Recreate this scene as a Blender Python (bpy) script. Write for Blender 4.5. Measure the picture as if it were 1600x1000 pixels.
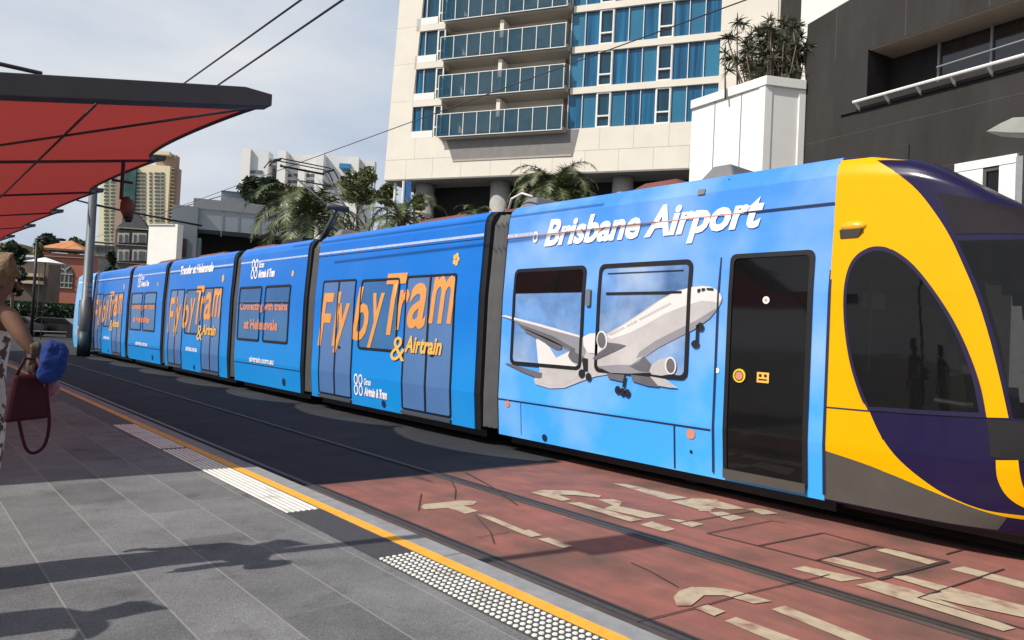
import bpy, bmesh, math, random
from mathutils import Vector, Matrix
R_ = math.radians
S = bpy.context.scene
COL = S.collection
for o in list(bpy.data.objects): bpy.data.objects.remove(o)
random.seed(7)

# ------------------------------------------------------------------ camera
FPX = 1165.0
def _n(v): return v.normalized()
_v1 = Vector((-990, 21, -FPX)); _v2 = Vector((1370, -92, -FPX))
_Y = _n(_v1); _X = _n(_v2); _X = _n(_X - _Y*_X.dot(_Y)); _Z = _X.cross(_Y)
RM = Matrix((_X, _Y, _Z))
CAMP = Vector((0, 0, 1.70))
cd = bpy.data.cameras.new('camera'); cam = bpy.data.objects.new('camera', cd); COL.objects.link(cam)
cam.matrix_world = Matrix.Translation(CAMP) @ RM.to_4x4()
cd.sensor_width = 36; cd.sensor_fit = 'HORIZONTAL'; cd.lens = FPX/1600*36
cd.clip_start = .05; cd.clip_end = 4000
S.camera = cam
# ------------------------------------------------------------------ light
SUN_EL, SUN_AZ = 45.5, -9.0          # shadows run towards +X, turned slightly to -Y
tx, ty = math.cos(R_(SUN_AZ)), math.sin(R_(SUN_AZ))
sdir = Vector((tx*math.cos(R_(SUN_EL)), ty*math.cos(R_(SUN_EL)), -math.sin(R_(SUN_EL))))   # light travel
W = bpy.data.worlds.new('World'); S.world = W; W.use_nodes = True
nt = W.node_tree; nt.nodes.clear()
N = lambda t, t_=nt: t_.nodes.new(t)
wo = N('ShaderNodeOutputWorld'); bg = N('ShaderNodeBackground'); sk = N('ShaderNodeTexSky')
sk.sky_type = 'NISHITA'; sk.sun_disc = False; sk.sun_elevation = R_(SUN_EL)
sk.sun_rotation = math.atan2(-sdir.x, -sdir.y); sk.air_density = 1.0; sk.dust_density = 2.5; sk.ozone_density = 1.2
tc = N('ShaderNodeTexCoord'); mp = N('ShaderNodeMapping'); mp.inputs['Scale'].default_value = (1, 1, 3.0)
no = N('ShaderNodeTexNoise'); no.inputs['Scale'].default_value = 2.2; no.inputs['Detail'].default_value = 6; no.inputs['Roughness'].default_value = .5
cr = N('ShaderNodeValToRGB'); cr.color_ramp.elements[0].position = .36; cr.color_ramp.elements[1].position = .68
cr.color_ramp.elements[0].color = (.88, .88, .88, 1); cr.color_ramp.elements[1].color = (1, 1, 1, 1)
mx = N('ShaderNodeMix'); mx.data_type = 'RGBA'; mx.inputs[7].default_value = (7.3, 7.95, 9.0, 1)
L = nt.links.new
L(tc.outputs['Generated'], mp.inputs[0]); L(mp.outputs[0], no.inputs['Vector']); L(no.outputs['Fac'], cr.inputs[0])
sxz = N('ShaderNodeSeparateXYZ'); L(tc.outputs['Generated'], sxz.inputs[0]); mrz = N('ShaderNodeMapRange'); mrz.interpolation_type = 'SMOOTHSTEP'
mrz.inputs[1].default_value = .38; mrz.inputs[2].default_value = .72; mrz.inputs[3].default_value = 1; mrz.inputs[4].default_value = .12; L(sxz.outputs[2], mrz.inputs[0])
mm = N('ShaderNodeMath'); mm.operation = 'MULTIPLY'; L(cr.outputs[0], mm.inputs[0]); L(mrz.outputs[0], mm.inputs[1]); L(mm.outputs[0], mx.inputs[0]); cr2 = N('ShaderNodeValToRGB'); cr2.color_ramp.elements[0].position = .34; cr2.color_ramp.elements[1].position = .66
cr2.color_ramp.elements[0].color = (.62, .73, .90, 1); cr2.color_ramp.elements[1].color = (.95, .97, 1, 1); L(no.outputs['Fac'], cr2.inputs[0])
vm = N('ShaderNodeVectorMath'); vm.operation = 'SCALE'; vm.inputs['Scale'].default_value = 8.9; L(cr2.outputs[0], vm.inputs[0]); L(vm.outputs[0], mx.inputs[7])
L(sk.outputs[0], mx.inputs[6]); L(mx.outputs[2], bg.inputs[0]); L(bg.outputs[0], wo.inputs[0])
bg.inputs[1].default_value = .10
sl = bpy.data.lights.new('sun', 'SUN'); sl.energy = 4.9; sl.angle = R_(.6); sl.color = (1, .95, .87)
so = bpy.data.objects.new('sun', sl); COL.objects.link(so)
so.rotation_euler = sdir.to_track_quat('-Z', 'Y').to_euler()
S.view_settings.view_transform = 'Standard'; S.view_settings.look = 'None'
S.view_settings.exposure = -0.08; S.view_settings.gamma = 1
S.render.engine = 'CYCLES'
S.cycles.max_bounces = 8; S.cycles.transparent_max_bounces = 16

# ------------------------------------------------------------------ helpers
def ray(px, py): return RM @ Vector((px-800, -(py-500), -FPX))
def atz(px, py, z): d = ray(px, py); return CAMP + d*((z-CAMP.z)/d.z)
def atx(px, py, x): d = ray(px, py); return CAMP + d*(x/d.x)
def aty(px, py, y): d = ray(px, py); return CAMP + d*(y/d.y)
def hor(x): return 479 + .0479*(x+190)

def lin(c):   # 8 bit sRGB -> linear
    return tuple(((v/255)/12.92 if v <= 10 else (((v/255)+.055)/1.055)**2.4) for v in c)
MATS = {}
def mat(name, col, rough=.6, var=.12, scale=3.0, metal=0, bump=0, bscale=60, spec=.4, coat=0, detail=5, stretch=(1, 1, 1), alpha=1, trans=0, spot=None):
    m = bpy.data.materials.new(name); m.use_nodes = True; t = m.node_tree; b = t.nodes['Principled BSDF']; l = t.links.new
    tc = t.nodes.new('ShaderNodeTexCoord'); mp = t.nodes.new('ShaderNodeMapping'); mp.inputs['Scale'].default_value = stretch
    l(tc.outputs['Object'], mp.inputs[0])
    n = t.nodes.new('ShaderNodeTexNoise'); n.inputs['Scale'].default_value = scale; n.inputs['Detail'].default_value = detail; n.inputs['Roughness'].default_value = .62
    l(mp.outputs[0], n.inputs['Vector'])
    r = t.nodes.new('ShaderNodeValToRGB'); e = r.color_ramp.elements
    e[0].position = .28; e[1].position = .72
    e[0].color = (*[max(0, c*(1-var)) for c in col], 1); e[1].color = (*[min(1, c*(1+var)) for c in col], 1)
    l(n.outputs['Fac'], r.inputs[0]); out = r.outputs[0]
    if spot:      # second colour in patches: (col, low, high, scale)
        c2, lo, hi, sc = spot
        n2 = t.nodes.new('ShaderNodeTexNoise'); n2.inputs['Scale'].default_value = sc; n2.inputs['Detail'].default_value = 6
        l(mp.outputs[0], n2.inputs['Vector'])
        r2 = t.nodes.new('ShaderNodeValToRGB'); r2.color_ramp.elements[0].position = lo; r2.color_ramp.elements[1].position = hi
        l(n2.outputs['Fac'], r2.inputs[0])
        x = t.nodes.new('ShaderNodeMix'); x.data_type = 'RGBA'; l(r2.outputs[0], x.inputs[0]); l(out, x.inputs[6]); x.inputs[7].default_value = (*c2, 1)
        out = x.outputs[2]
    l(out, b.inputs['Base Color'])
    b.inputs['Roughness'].default_value = rough; b.inputs['Metallic'].default_value = metal
    b.inputs['Specular IOR Level'].default_value = spec; b.inputs['Coat Weight'].default_value = coat; b.inputs['Coat Roughness'].default_value = .06
    b.inputs['Alpha'].default_value = alpha; b.inputs['Transmission Weight'].default_value = trans
    if bump:
        bn = t.nodes.new('ShaderNodeTexNoise'); bn.inputs['Scale'].default_value = bscale; bn.inputs['Detail'].default_value = 3
        l(tc.outputs['Object'], bn.inputs['Vector'])
        bp = t.nodes.new('ShaderNodeBump'); bp.inputs['Strength'].default_value = bump; bp.inputs['Distance'].default_value = .02
        l(bn.outputs['Fac'], bp.inputs['Height']); l(bp.outputs[0], b.inputs['Normal'])
    MATS[name] = m
    return m

class MB:
    def __init__(s): s.v = []; s.f = []; s.mi = []
    def add(s, vs, fs, mi=0):
        k = len(s.v); s.v += [Vector(v) for v in vs]; s.f += [tuple(k+i for i in f) for f in fs]; s.mi += [mi]*len(fs)
    def hexa(s, p, mi=0):    # 4 bottom, 4 top
        s.add(p, [(3, 2, 1, 0), (4, 5, 6, 7), (0, 1, 5, 4), (1, 2, 6, 5), (2, 3, 7, 6), (3, 0, 4, 7)], mi)
    def box(s, x0, x1, y0, y1, z0, z1, mi=0):
        s.hexa([(x0, y0, z0), (x1, y0, z0), (x1, y1, z0), (x0, y1, z0), (x0, y0, z1), (x1, y0, z1), (x1, y1, z1), (x0, y1, z1)], mi)
    def prism(s, plan, z0, z1, mi=0, cap=True):
        n = len(plan); vs = [(p[0], p[1], z0) for p in plan] + [(p[0], p[1], z1) for p in plan]
        fs = [(i, (i+1) % n, n+(i+1) % n, n+i) for i in range(n)]
        if cap: fs += [tuple(range(n-1, -1, -1)), tuple(range(n, 2*n))]
        s.add(vs, fs, mi)
    def tube(s, pts, r, n=8, mi=0, cap=True):
        pts = [Vector(p) for p in pts]; m = len(pts)
        rs = r if isinstance(r, (list, tuple)) else [r]*m
        vs = []; up = None
        for i, p in enumerate(pts):
            d = (pts[min(i+1, m-1)] - pts[max(i-1, 0)])
            if d.length < 1e-9: d = Vector((0, 0, 1))
            d.normalize()
            if up is None: up = Vector((0, 0, 1)) if abs(d.z) < .9 else Vector((1, 0, 0))
            a = d.cross(up).normalized(); b = a.cross(d).normalized(); up = b
            for k in range(n):
                t = 2*math.pi*k/n; vs.append(p + (a*math.cos(t) + b*math.sin(t))*rs[i])
        fs = [(i*n+k, i*n+(k+1) % n, (i+1)*n+(k+1) % n, (i+1)*n+k) for i in range(m-1) for k in range(n)]
        if cap: fs += [tuple(range(n-1, -1, -1)), tuple((m-1)*n+k for k in range(n))]
        s.add(vs, fs, mi)
    def bar(s, a, b, w, h, mi=0, up=Vector((0, 0, 1))):
        a = Vector(a); b = Vector(b); d = (b-a).normalized(); x = d.cross(up)
        if x.length < 1e-4: x = Vector((1, 0, 0))
        x.normalize(); y = x.cross(d).normalized(); x = x*(w/2); y = y*(h/2)
        s.hexa([a-x-y, a+x-y, b+x-y, b-x-y, a-x+y, a+x+y, b+x+y, b-x+y], mi)
    def sphere(s, c, r, n=10, m=7, mi=0, sc=(1, 1, 1)):
        c = Vector(c); vs = [c+Vector((0, 0, -r*sc[2]))]
        for j in range(1, m):
            ph = math.pi*j/m - math.pi/2
            for i in range(n):
                a = 2*math.pi*i/n; vs.append(c+Vector((r*sc[0]*math.cos(ph)*math.cos(a), r*sc[1]*math.cos(ph)*math.sin(a), r*sc[2]*math.sin(ph))))
        vs.append(c+Vector((0, 0, r*sc[2]))); fs = [(0, 1+(i+1) % n, 1+i) for i in range(n)]
        for j in range(m-2):
            for i in range(n): fs.append((1+j*n+i, 1+j*n+(i+1) % n, 1+(j+1)*n+(i+1) % n, 1+(j+1)*n+i))
        t = len(vs)-1; fs += [(1+(m-2)*n+i, 1+(m-2)*n+(i+1) % n, t) for i in range(n)]
        s.add(vs, fs, mi)
    def build(s, name, mats, parent=None, smooth=False, bevel=0, **tags):
        me = bpy.data.meshes.new(name); me.from_pydata([tuple(v) for v in s.v], [], s.f)
        if not isinstance(mats, (list, tuple)): mats = [mats]
        for m in mats: me.materials.append(m)
        me.polygons.foreach_set('material_index', s.mi)
        if smooth: me.polygons.foreach_set('use_smooth', [True]*len(me.polygons))
        me.update()
        return link(name, me, parent, bevel, **tags)
def link(name, me, parent=None, bevel=0, **tags):
    o = bpy.data.objects.new(name, me); COL.objects.link(o)
    if parent:
        o.parent = parent; o.matrix_parent_inverse = WI(parent)
    if bevel:
        b = o.modifiers.new('bevel', 'BEVEL'); b.width = bevel; b.segments = 2; b.limit_method = 'ANGLE'; b.angle_limit = R_(40)
        b.harden_normals = False
    tag(o, **tags)
    return o
def WI(p):
    return Matrix.Translation(p.location).inverted() if (p.type == 'EMPTY' or not p.parent) else Matrix.Identity(4)
def tag(o, label=None, cat=None, group=None, kind=None):
    if label: o['label'] = label
    if cat: o['category'] = cat
    if group: o['group'] = group
    if kind: o['kind'] = kind
def thing(name, loc, label, cat, group=None):
    o = bpy.data.objects.new(name, None); COL.objects.link(o); o.location = loc; o.empty_display_size = .2
    tag(o, label, cat, group); return o
def copy_tree(o, parent=None, **tags):
    c = o.copy(); COL.objects.link(c)
    if parent: c.parent = parent; c.matrix_parent_inverse = o.matrix_parent_inverse.copy()
    for ch in o.children: copy_tree(ch, c)
    tag(c, **tags); return c

class Frame:       # a vertical facade: origin, horizontal direction d, normal towards the viewer
    def __init__(s, o, d):
        s.o = Vector((o[0], o[1], 0)); s.d = Vector((d[0], d[1], 0)).normalized()
        s.n = Vector((s.d.y, -s.d.x, 0))
        if s.n.dot(Vector((0, 0, 0))-s.o) < 0: s.n = -s.n
    def uz(s, px, py, off=0):
        r = ray(px, py); t = (s.o+s.n*off-CAMP).dot(s.n)/r.dot(s.n); p = CAMP+r*t
        return (p-s.o).dot(s.d), p.z
    def pt(s, u, z, off=0): return s.o+s.d*u+s.n*off+Vector((0, 0, z))
    def box(s, mb, u0, u1, z0, z1, a, b, mi=0):
        mb.hexa([s.pt(u0, z0, a), s.pt(u1, z0, a), s.pt(u1, z0, b), s.pt(u0, z0, b), s.pt(u0, z1, a), s.pt(u1, z1, a), s.pt(u1, z1, b), s.pt(u0, z1, b)], mi)
    def poly(s, mb, pts, a, b, mi=0):
        n = len(pts); vs = [s.pt(u, z, a) for u, z in pts]+[s.pt(u, z, b) for u, z in pts]
        mb.add(vs, [tuple(range(n)), tuple(range(2*n-1, n-1, -1))]+[(i, n+i, n+(i+1) % n, (i+1) % n) for i in range(n)], mi)
def far_frame(px, py, depth):        # facade square to the line of sight, at a distance
    fw = Vector((RM[0][2], RM[1][2], 0))*-1; fw.normalize()
    r = ray(px, py); p = CAMP + r*(depth/r.dot(fw)); h = Vector((r.x, r.y, 0)).normalized()
    return Frame(p, Vector((h.y, -h.x, 0)))

# ------------------------------------------------------------------ materials
def C8(*c): return lin(c)
M = {}
M['asphalt'] = mat('asphalt', (.026, .028, .034), .9, .25, 2.0, bump=.35, bscale=220, spot=((.045, .046, .05), .5, .75, .7))
M['ground'] = mat('ground', (.16, .155, .15), .95, .2, .3)
M['kerb'] = mat('kerb_concrete', (.26, .26, .265), .85, .15, 9, bump=.2, bscale=150, spot=((.15, .15, .15), .52, .8, 2.5))
M['white_stud'] = mat('tactile_white', (.74, .72, .65), .5, .12, 20, spot=((.36, .34, .30), .55, .78, 5))
M['dark_slab'] = mat('dark_slab', (.055, .055, .06), .7, .2, 20, bump=.2, bscale=180)
M['yellow_line'] = mat('yellow_line_paint', (.80, .38, .035), .7, .12, 14, spot=((.42, .25, .08), .62, .75, 22))
M['steel'] = mat('rail_steel', (.075, .062, .056), .5, .25, 30, metal=.25)
M['groove'] = mat('rail_groove', (.018, .017, .017), .8, .3, 9)
M['grime'] = mat('rail_grime', (.075, .060, .055), .85, .35, 4, stretch=(4, .6, 1))
M['cream_paint'] = mat('road_letter_paint', (.43, .35, .245), .8, .16, 8, spot=((.25, .125, .095), .52, .72, 5))
M['beige'] = mat('tower_render', (.72, .67, .58), .85, .05, .6)
M['beige_joint'] = mat('tower_joint', (.40, .37, .32), .85, .05, 1)
M['white_frame'] = mat('white_frame', (.75, .74, .70), .5, .05, 3)
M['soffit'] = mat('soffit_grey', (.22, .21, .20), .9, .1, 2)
M['void'] = mat('dark_recess', (.012, .013, .013), .8, .3, 1)  # near-black tone stands in for deep shade inside recesses
M['bglass'] = mat('balcony_glass', (.006, .075, .13), .08, .3, 2, spec=.4, alpha=.5)
M['dark_wall'] = mat('dark_render', (.024, .021, .0195), .8, .35, .5, spot=((.034, .031, .028), .5, .8, .9), stretch=(2, 2, .6))
M['tan'] = mat('tan_soffit', (.50, .43, .31), .8, .1, 2)
M['white_wall'] = mat('white_cladding', (.80, .79, .74), .6, .04, .7)
M['steel_grey'] = mat('steel_grey', (.28, .29, .30), .5, .12, 5, metal=.3)
M['pole'] = mat('galvanised_pole', (.12, .13, .14), .5, .2, 3, metal=.4, stretch=(3, 3, .4))
M['black'] = mat('black_rubber', (.012, .012, .013), .45, .2, 5)
M['wire'] = mat('wire', (.03, .03, .033), .5, .1, 5)
M['beam'] = mat('canopy_beam_grey', (.060, .055, .060), .55, .12, 3)
M['dglass'] = mat('dark_glass', (.007, .007, .008), .05, .3, 1, spec=.32)
M['navy'] = mat('navy_paint', (.013, .009, .045), .22, .06, 1, spec=.3, coat=.15)
M['yellow'] = mat('yellow_paint', (.80, .40, .0), .32, .02, 1, spec=.15, coat=.08)
M['skirt'] = mat('grey_skirt', (.075, .068, .060), .6, .1, 4)
M['white'] = mat('white_print', (.85, .85, .86), .4, .03, 3)
M['orange'] = mat('orange_print', (.72, .32, .09), .5, .07, 8)
M['gold'] = mat('gold_print', (.85, .48, .10), .5, .07, 8)
M['salmon'] = mat('salmon_print', (.62, .26, .17), .5, .1, 12)
M['film'] = mat('window_film', (.035, .15, .36), .2, .12, 1.3, spec=.5)
M['door_film'] = mat('door_film', (.085, .19, .42), .22, .08, 1.0, spec=.5)
M['film_blue'] = mat('cloud_film', (.13, .27, .55), .2, .45, 1.6, spec=.5, spot=((.34, .46, .66), .50, .72, 1.2))
M['seam'] = mat('panel_gap', (.008, .02, .06), .6, .1, 3)
M['stripe'] = mat('pale_stripe', (.42, .50, .75), .4, .25, 6, stretch=(1, 3, 1))
M['roofred'] = mat('roof_brown_red', (.17, .055, .04), .6, .2, 3)
M['roofgrey'] = mat('roof_unit_grey', (.16, .16, .17), .6, .15, 3)
M['bellow'] = mat('bellows_rubber', (.22, .22, .22), .6, .12, 3)
M['leaf_palm'] = mat('palm_leaf', (.10, .125, .050), .5, .5, 1.3, spot=((.20, .16, .08), .58, .75, 1.1))
M['leaf_dark'] = mat('dark_leaf', (.022, .042, .018), .6, .45, 1.5)
M['leaf_olive'] = mat('olive_leaf', (.10, .115, .04), .6, .4, 1.5)
M['leaf_yellow'] = mat('yellow_leaf', (.17, .17, .05), .6, .4, 1.5)
M['leaf_pand'] = mat('spiky_leaf', (.065, .068, .036), .5, .5, 3)
M['bark'] = mat('bark', (.12, .09, .065), .9, .3, 6)
M['skin'] = mat('skin', (.16, .082, .055), .7, .10, 8, spec=.15)
M['hair'] = mat('hair', (.15, .09, .045), .6, .6, 14, stretch=(8, 8, .8), spec=.25)
M['bag_red'] = mat('burgundy_leather', (.035, .004, .009), .55, .2, 8, spec=.15)
M['bag_blue'] = mat('blue_bag', (.003, .024, .15), .85, .25, 6)
M['bag_pink'] = mat('mauve_bag', (.26, .10, .16), .6, .15, 8)
M['brown_pat'] = mat('brown_weave', (.09, .06, .04), .7, .6, 40)

def emats():
    # paving: long slabs with pale joints
    m = mat('platform_granite', (.155, .155, .158), .8, .22, 2.2, bump=.25, bscale=260, spot=((.085, .083, .083), .56, .80, 3.1))
    t = m.node_tree; l = t.links.new; b = t.nodes['Principled BSDF']
    src = b.inputs['Base Color'].links[0].from_socket
    tc = t.nodes.new('ShaderNodeTexCoord'); sx = t.nodes.new('ShaderNodeSeparateXYZ'); l(tc.outputs['Object'], sx.inputs[0])
    def ma(op, a, b_=None, c=None):
        n = t.nodes.new('ShaderNodeMath'); n.operation = op
        for i, v in enumerate((a, b_, c)):
            if v is None: continue
            if isinstance(v, (int, float)): n.inputs[i].default_value = v
            else: l(v, n.inputs[i])
        return n.outputs[0]
    sp = t.nodes.new('ShaderNodeTexNoise'); sp.inputs['Scale'].default_value = 210; sp.inputs['Detail'].default_value = 2
    l(tc.outputs['Object'], sp.inputs['Vector'])
    rr = t.nodes.new('ShaderNodeValToRGB'); rr.color_ramp.elements[0].position = .38; rr.color_ramp.elements[1].position = .62
    rr.color_ramp.elements[0].color = (.45, .45, .46, 1); rr.color_ramp.elements[1].color = (1.45, 1.45, 1.42, 1)
    l(sp.outputs['Fac'], rr.inputs[0])
    x0 = t.nodes.new('ShaderNodeMix'); x0.data_type = 'RGBA'; x0.blend_type = 'MULTIPLY'; x0.inputs[0].default_value = .75
    l(src, x0.inputs[6]); l(rr.outputs[0], x0.inputs[7])
    col = ma('FLOOR', ma('DIVIDE', ma('SUBTRACT', sx.outputs[0], 1.20), .41))
    fx = ma('FRACT', ma('DIVIDE', ma('SUBTRACT', sx.outputs[0], 1.20), .41))
    gx = ma('MAXIMUM', ma('LESS_THAN', fx, .012), ma('GREATER_THAN', fx, .988))
    yy = ma('DIVIDE', ma('ADD', sx.outputs[1], ma('MULTIPLY', col, .53)), .82)
    fy = ma('FRACT', yy); gy = ma('MAXIMUM', ma('LESS_THAN', fy, .004), ma('GREATER_THAN', fy, .997))
    # slab to slab tone
    cx = t.nodes.new('ShaderNodeCombineXYZ'); l(col, cx.inputs[0]); l(ma('FLOOR', yy), cx.inputs[1])
    wn = t.nodes.new('ShaderNodeTexWhiteNoise'); l(cx.outputs[0], wn.inputs['Vector'])
    tone = ma('MULTIPLY_ADD', wn.outputs['Value'], .42, .79)
    x1 = t.nodes.new('ShaderNodeMix'); x1.data_type = 'RGBA'; x1.blend_type = 'MULTIPLY'; x1.inputs[0].default_value = 1
    l(x0.outputs[2], x1.inputs[6]); l(tone, x1.inputs[7])
    x2 = t.nodes.new('ShaderNodeMix'); x2.data_type = 'RGBA'; x2.inputs[7].default_value = (.12, .12, .12, 1)
    l(gy, x2.inputs[0]); l(x1.outputs[2], x2.inputs[6])
    x3 = t.nodes.new('ShaderNodeMix'); x3.data_type = 'RGBA'; x3.inputs[7].default_value = (.30, .285, .24, 1)
    l(ma('MULTIPLY', gx, .7), x3.inputs[0]); l(x2.outputs[2], x3.inputs[6]); l(x3.outputs[2], b.inputs['Base Color'])
    M['granite'] = m
    # red surfacing
    m = mat('red_paving', (.29, .108, .086), .85, .16, 3.2, bump=.3, bscale=170, spot=((.11, .062, .050), .46, .72, 1.3))
    t = m.node_tree; l = t.links.new; b = t.nodes['Principled BSDF']; src = b.inputs['Base Color'].links[0].from_socket
    tc = t.nodes.new('ShaderNodeTexCoord'); mp = t.nodes.new('ShaderNodeMapping'); mp.inputs['Scale'].default_value = (5, .5, 1)
    l(tc.outputs['Object'], mp.inputs[0]); n = t.nodes.new('ShaderNodeTexNoise'); n.inputs['Scale'].default_value = 1.6; n.inputs['Detail'].default_value = 8
    l(mp.outputs[0], n.inputs['Vector']); r = t.nodes.new('ShaderNodeValToRGB'); r.color_ramp.elements[0].position = .42; r.color_ramp.elements[1].position = .75
    r.color_ramp.elements[1].color = (.75, .75, .75, 1)
    l(n.outputs['Fac'], r.inputs[0]); x = t.nodes.new('ShaderNodeMix'); x.data_type = 'RGBA'; x.inputs[7].default_value = (.15, .092, .072, 1)
    l(r.outputs[0], x.inputs[0]); l(src, x.inputs[6])
    nn = t.nodes.new('ShaderNodeTexNoise'); nn.inputs['Scale'].default_value = 130; l(tc.outputs['Object'], nn.inputs['Vector'])
    r3 = t.nodes.new('ShaderNodeValToRGB'); r3.color_ramp.elements[0].color = (.7, .7, .7, 1); r3.color_ramp.elements[1].color = (1.25, 1.25, 1.25, 1)
    r3.color_ramp.elements[0].position = .35; r3.color_ramp.elements[1].position = .65
    l(nn.outputs['Fac'], r3.inputs[0]); y = t.nodes.new('ShaderNodeMix'); y.data_type = 'RGBA'; y.blend_type = 'MULTIPLY'; y.inputs[0].default_value = .8
    l(x.outputs[2], y.inputs[6]); l(r3.outputs[0], y.inputs[7]); l(y.outputs[2], b.inputs['Base Color'])
    M['red'] = m
    # vinyl wrap: sky picture and plain blue, both printed lighter towards the skirt
    def wrap(name, stops, cloud):
        m = bpy.data.materials.new(name); m.use_nodes = True; t = m.node_tree; l = t.links.new; b = t.nodes['Principled BSDF']
        tc = t.nodes.new('ShaderNodeTexCoord'); sx = t.nodes.new('ShaderNodeSeparateXYZ'); l(tc.outputs['Object'], sx.inputs[0])
        mr = t.nodes.new('ShaderNodeMapRange'); mr.inputs[1].default_value = .2; mr.inputs[2].default_value = 3.6; l(sx.outputs[2], mr.inputs[0])
        r = t.nodes.new('ShaderNodeValToRGB'); l(mr.outputs[0], r.inputs[0])
        e = r.color_ramp.elements; e[0].position = stops[0][0]; e[0].color = (*stops[0][1], 1); e[1].position = stops[-1][0]; e[1].color = (*stops[-1][1], 1)
        for p, c in stops[1:-1]: k = e.new(p); k.color = (*c, 1)
        n = t.nodes.new('ShaderNodeTexNoise'); n.inputs['Scale'].default_value = .95; n.inputs['Detail'].default_value = 5; n.inputs['Roughness'].default_value = .48; l(tc.outputs['Object'], n.inputs['Vector'])
        r2 = t.nodes.new('ShaderNodeValToRGB'); r2.color_ramp.elements[0].position = .44; r2.color_ramp.elements[1].position = .78
        r2.color_ramp.elements[1].color = (cloud, cloud, cloud, 1); l(n.outputs['Fac'], r2.inputs[0])
        x = t.nodes.new('ShaderNodeMix'); x.data_type = 'RGBA'; l(r2.outputs[0], x.inputs[0]); l(r.outputs[0], x.inputs[6]); x.inputs[7].default_value = (.42, .58, .86, 1)
        l(x.outputs[2], b.inputs['Base Color']); b.inputs['Roughness'].default_value = .3; b.inputs['Specular IOR Level'].default_value = .14
        return m
    M['wrap_sky'] = wrap('sky_picture_wrap', [(0, (.055, .40, .92)), (.3, (.07, .36, .88)), (.65, (.10, .32, .82)), (1, (.06, .25, .72))], .55)
    M['wrap_blue'] = wrap('blue_wrap', [(0, (.012, .27, .70)), (.32, (.012, .235, .69)), (.5, (.011, .185, .64)), (1, (.010, .155, .58))], .03)
    M['wrap_pale'] = wrap('pale_blue_wrap', [(0, (.10, .45, .80)), (.5, (.18, .42, .72)), (1, (.12, .40, .74))], .5)
    # tower glass with curtains
    def curtain(name, base, alt, sc):
        m = bpy.data.materials.new(name); m.use_nodes = True; t = m.node_tree; l = t.links.new; b = t.nodes['Principled BSDF']
        tc = t.nodes.new('ShaderNodeTexCoord'); mp = t.nodes.new('ShaderNodeMapping'); mp.inputs['Scale'].default_value = (sc, sc, .12); l(tc.outputs['Object'], mp.inputs[0])
        n = t.nodes.new('ShaderNodeTexNoise'); n.inputs['Scale'].default_value = 1; n.inputs['Detail'].default_value = 3; l(mp.outputs[0], n.inputs['Vector'])
        r = t.nodes.new('ShaderNodeValToRGB'); r.color_ramp.elements[0].position = .35; r.color_ramp.elements[1].position = .65
        r.color_ramp.elements[0].color = (*base, 1); r.color_ramp.elements[1].color = (*alt, 1); l(n.outputs['Fac'], r.inputs[0])
        l(r.outputs[0], b.inputs['Base Color']); b.inputs['Roughness'].default_value = .12; b.inputs['Specular IOR Level'].default_value = .5
        return m
    M['glass_a'] = curtain('blue_glass_with_curtain', (.004, .045, .11), (.010, .15, .30), 3.2)
    M['glass_b'] = curtain('teal_blind_glass', (.020, .13, .23), (.028, .17, .29), .5)
    M['glass_c'] = curtain('dark_blue_glass', (.006, .035, .065), (.010, .07, .12), 1.2)
    # canopy cloth: red shade fabric that lets the sun glow through
    m = bpy.data.materials.new('red_shade_cloth'); m.use_nodes = True; t = m.node_tree; l = t.links.new
    t.nodes.remove(t.nodes['Principled BSDF']); out = t.nodes['Material Output']
    d = t.nodes.new('ShaderNodeBsdfDiffuse'); tr = t.nodes.new('ShaderNodeBsdfTranslucent'); a = t.nodes.new('ShaderNodeMixShader')
    n = t.nodes.new('ShaderNodeTexNoise'); n.inputs['Scale'].default_value = 1.1; r = t.nodes.new('ShaderNodeValToRGB')
    r.color_ramp.elements[0].color = (.40, .06, .055, 1); r.color_ramp.elements[1].color = (.50, .07, .060, 1)
    l(n.outputs['Fac'], r.inputs[0]); l(r.outputs[0], d.inputs[0]); l(r.outputs[0], tr.inputs[0])
    a.inputs[0].default_value = .31; l(d.outputs[0], a.inputs[1]); l(tr.outputs[0], a.inputs[2]); l(a.outputs[0], out.inputs[0])
    M['cloth'] = m
    # floral cloth
    m = mat('floral_cloth', (.62, .58, .52), .8, .06, 5, spot=((.09, .06, .06), .53, .57, 20)); M['floral'] = m
emats()

# ================================================================== SETTING
def sheet(name, x0, x1, y0, y1, z, m, kind='structure', **k):
    b = MB(); b.add([(x0, y0, z), (x1, y0, z), (x1, y1, z), (x0, y1, z)], [(0, 1, 2, 3)]); return b.build(name, m, kind=kind, **k)
sheet('ground', -1500, 1500, -1500, 1500, -.016, M['ground'])
sheet('tram_road', 3.02, 15.5, 7.49, 140, -.004, M['asphalt'])
sheet('red_tramway_paving', 3.02, 15.5, -14, 7.49, 0, M['red'])
KX = 3.06
b = MB(); b.box(-9, 2.90, -14, 60, -.1, .24); b.build('platform', M['granite'], kind='structure')
b = MB(); y = -14
while y < 60: b.box(2.90, KX, y+.004, y+1.796, -.1, .241); y += 1.8
b.build('platform_kerb', M['kerb'], kind='structure', bevel=.008)
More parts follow.
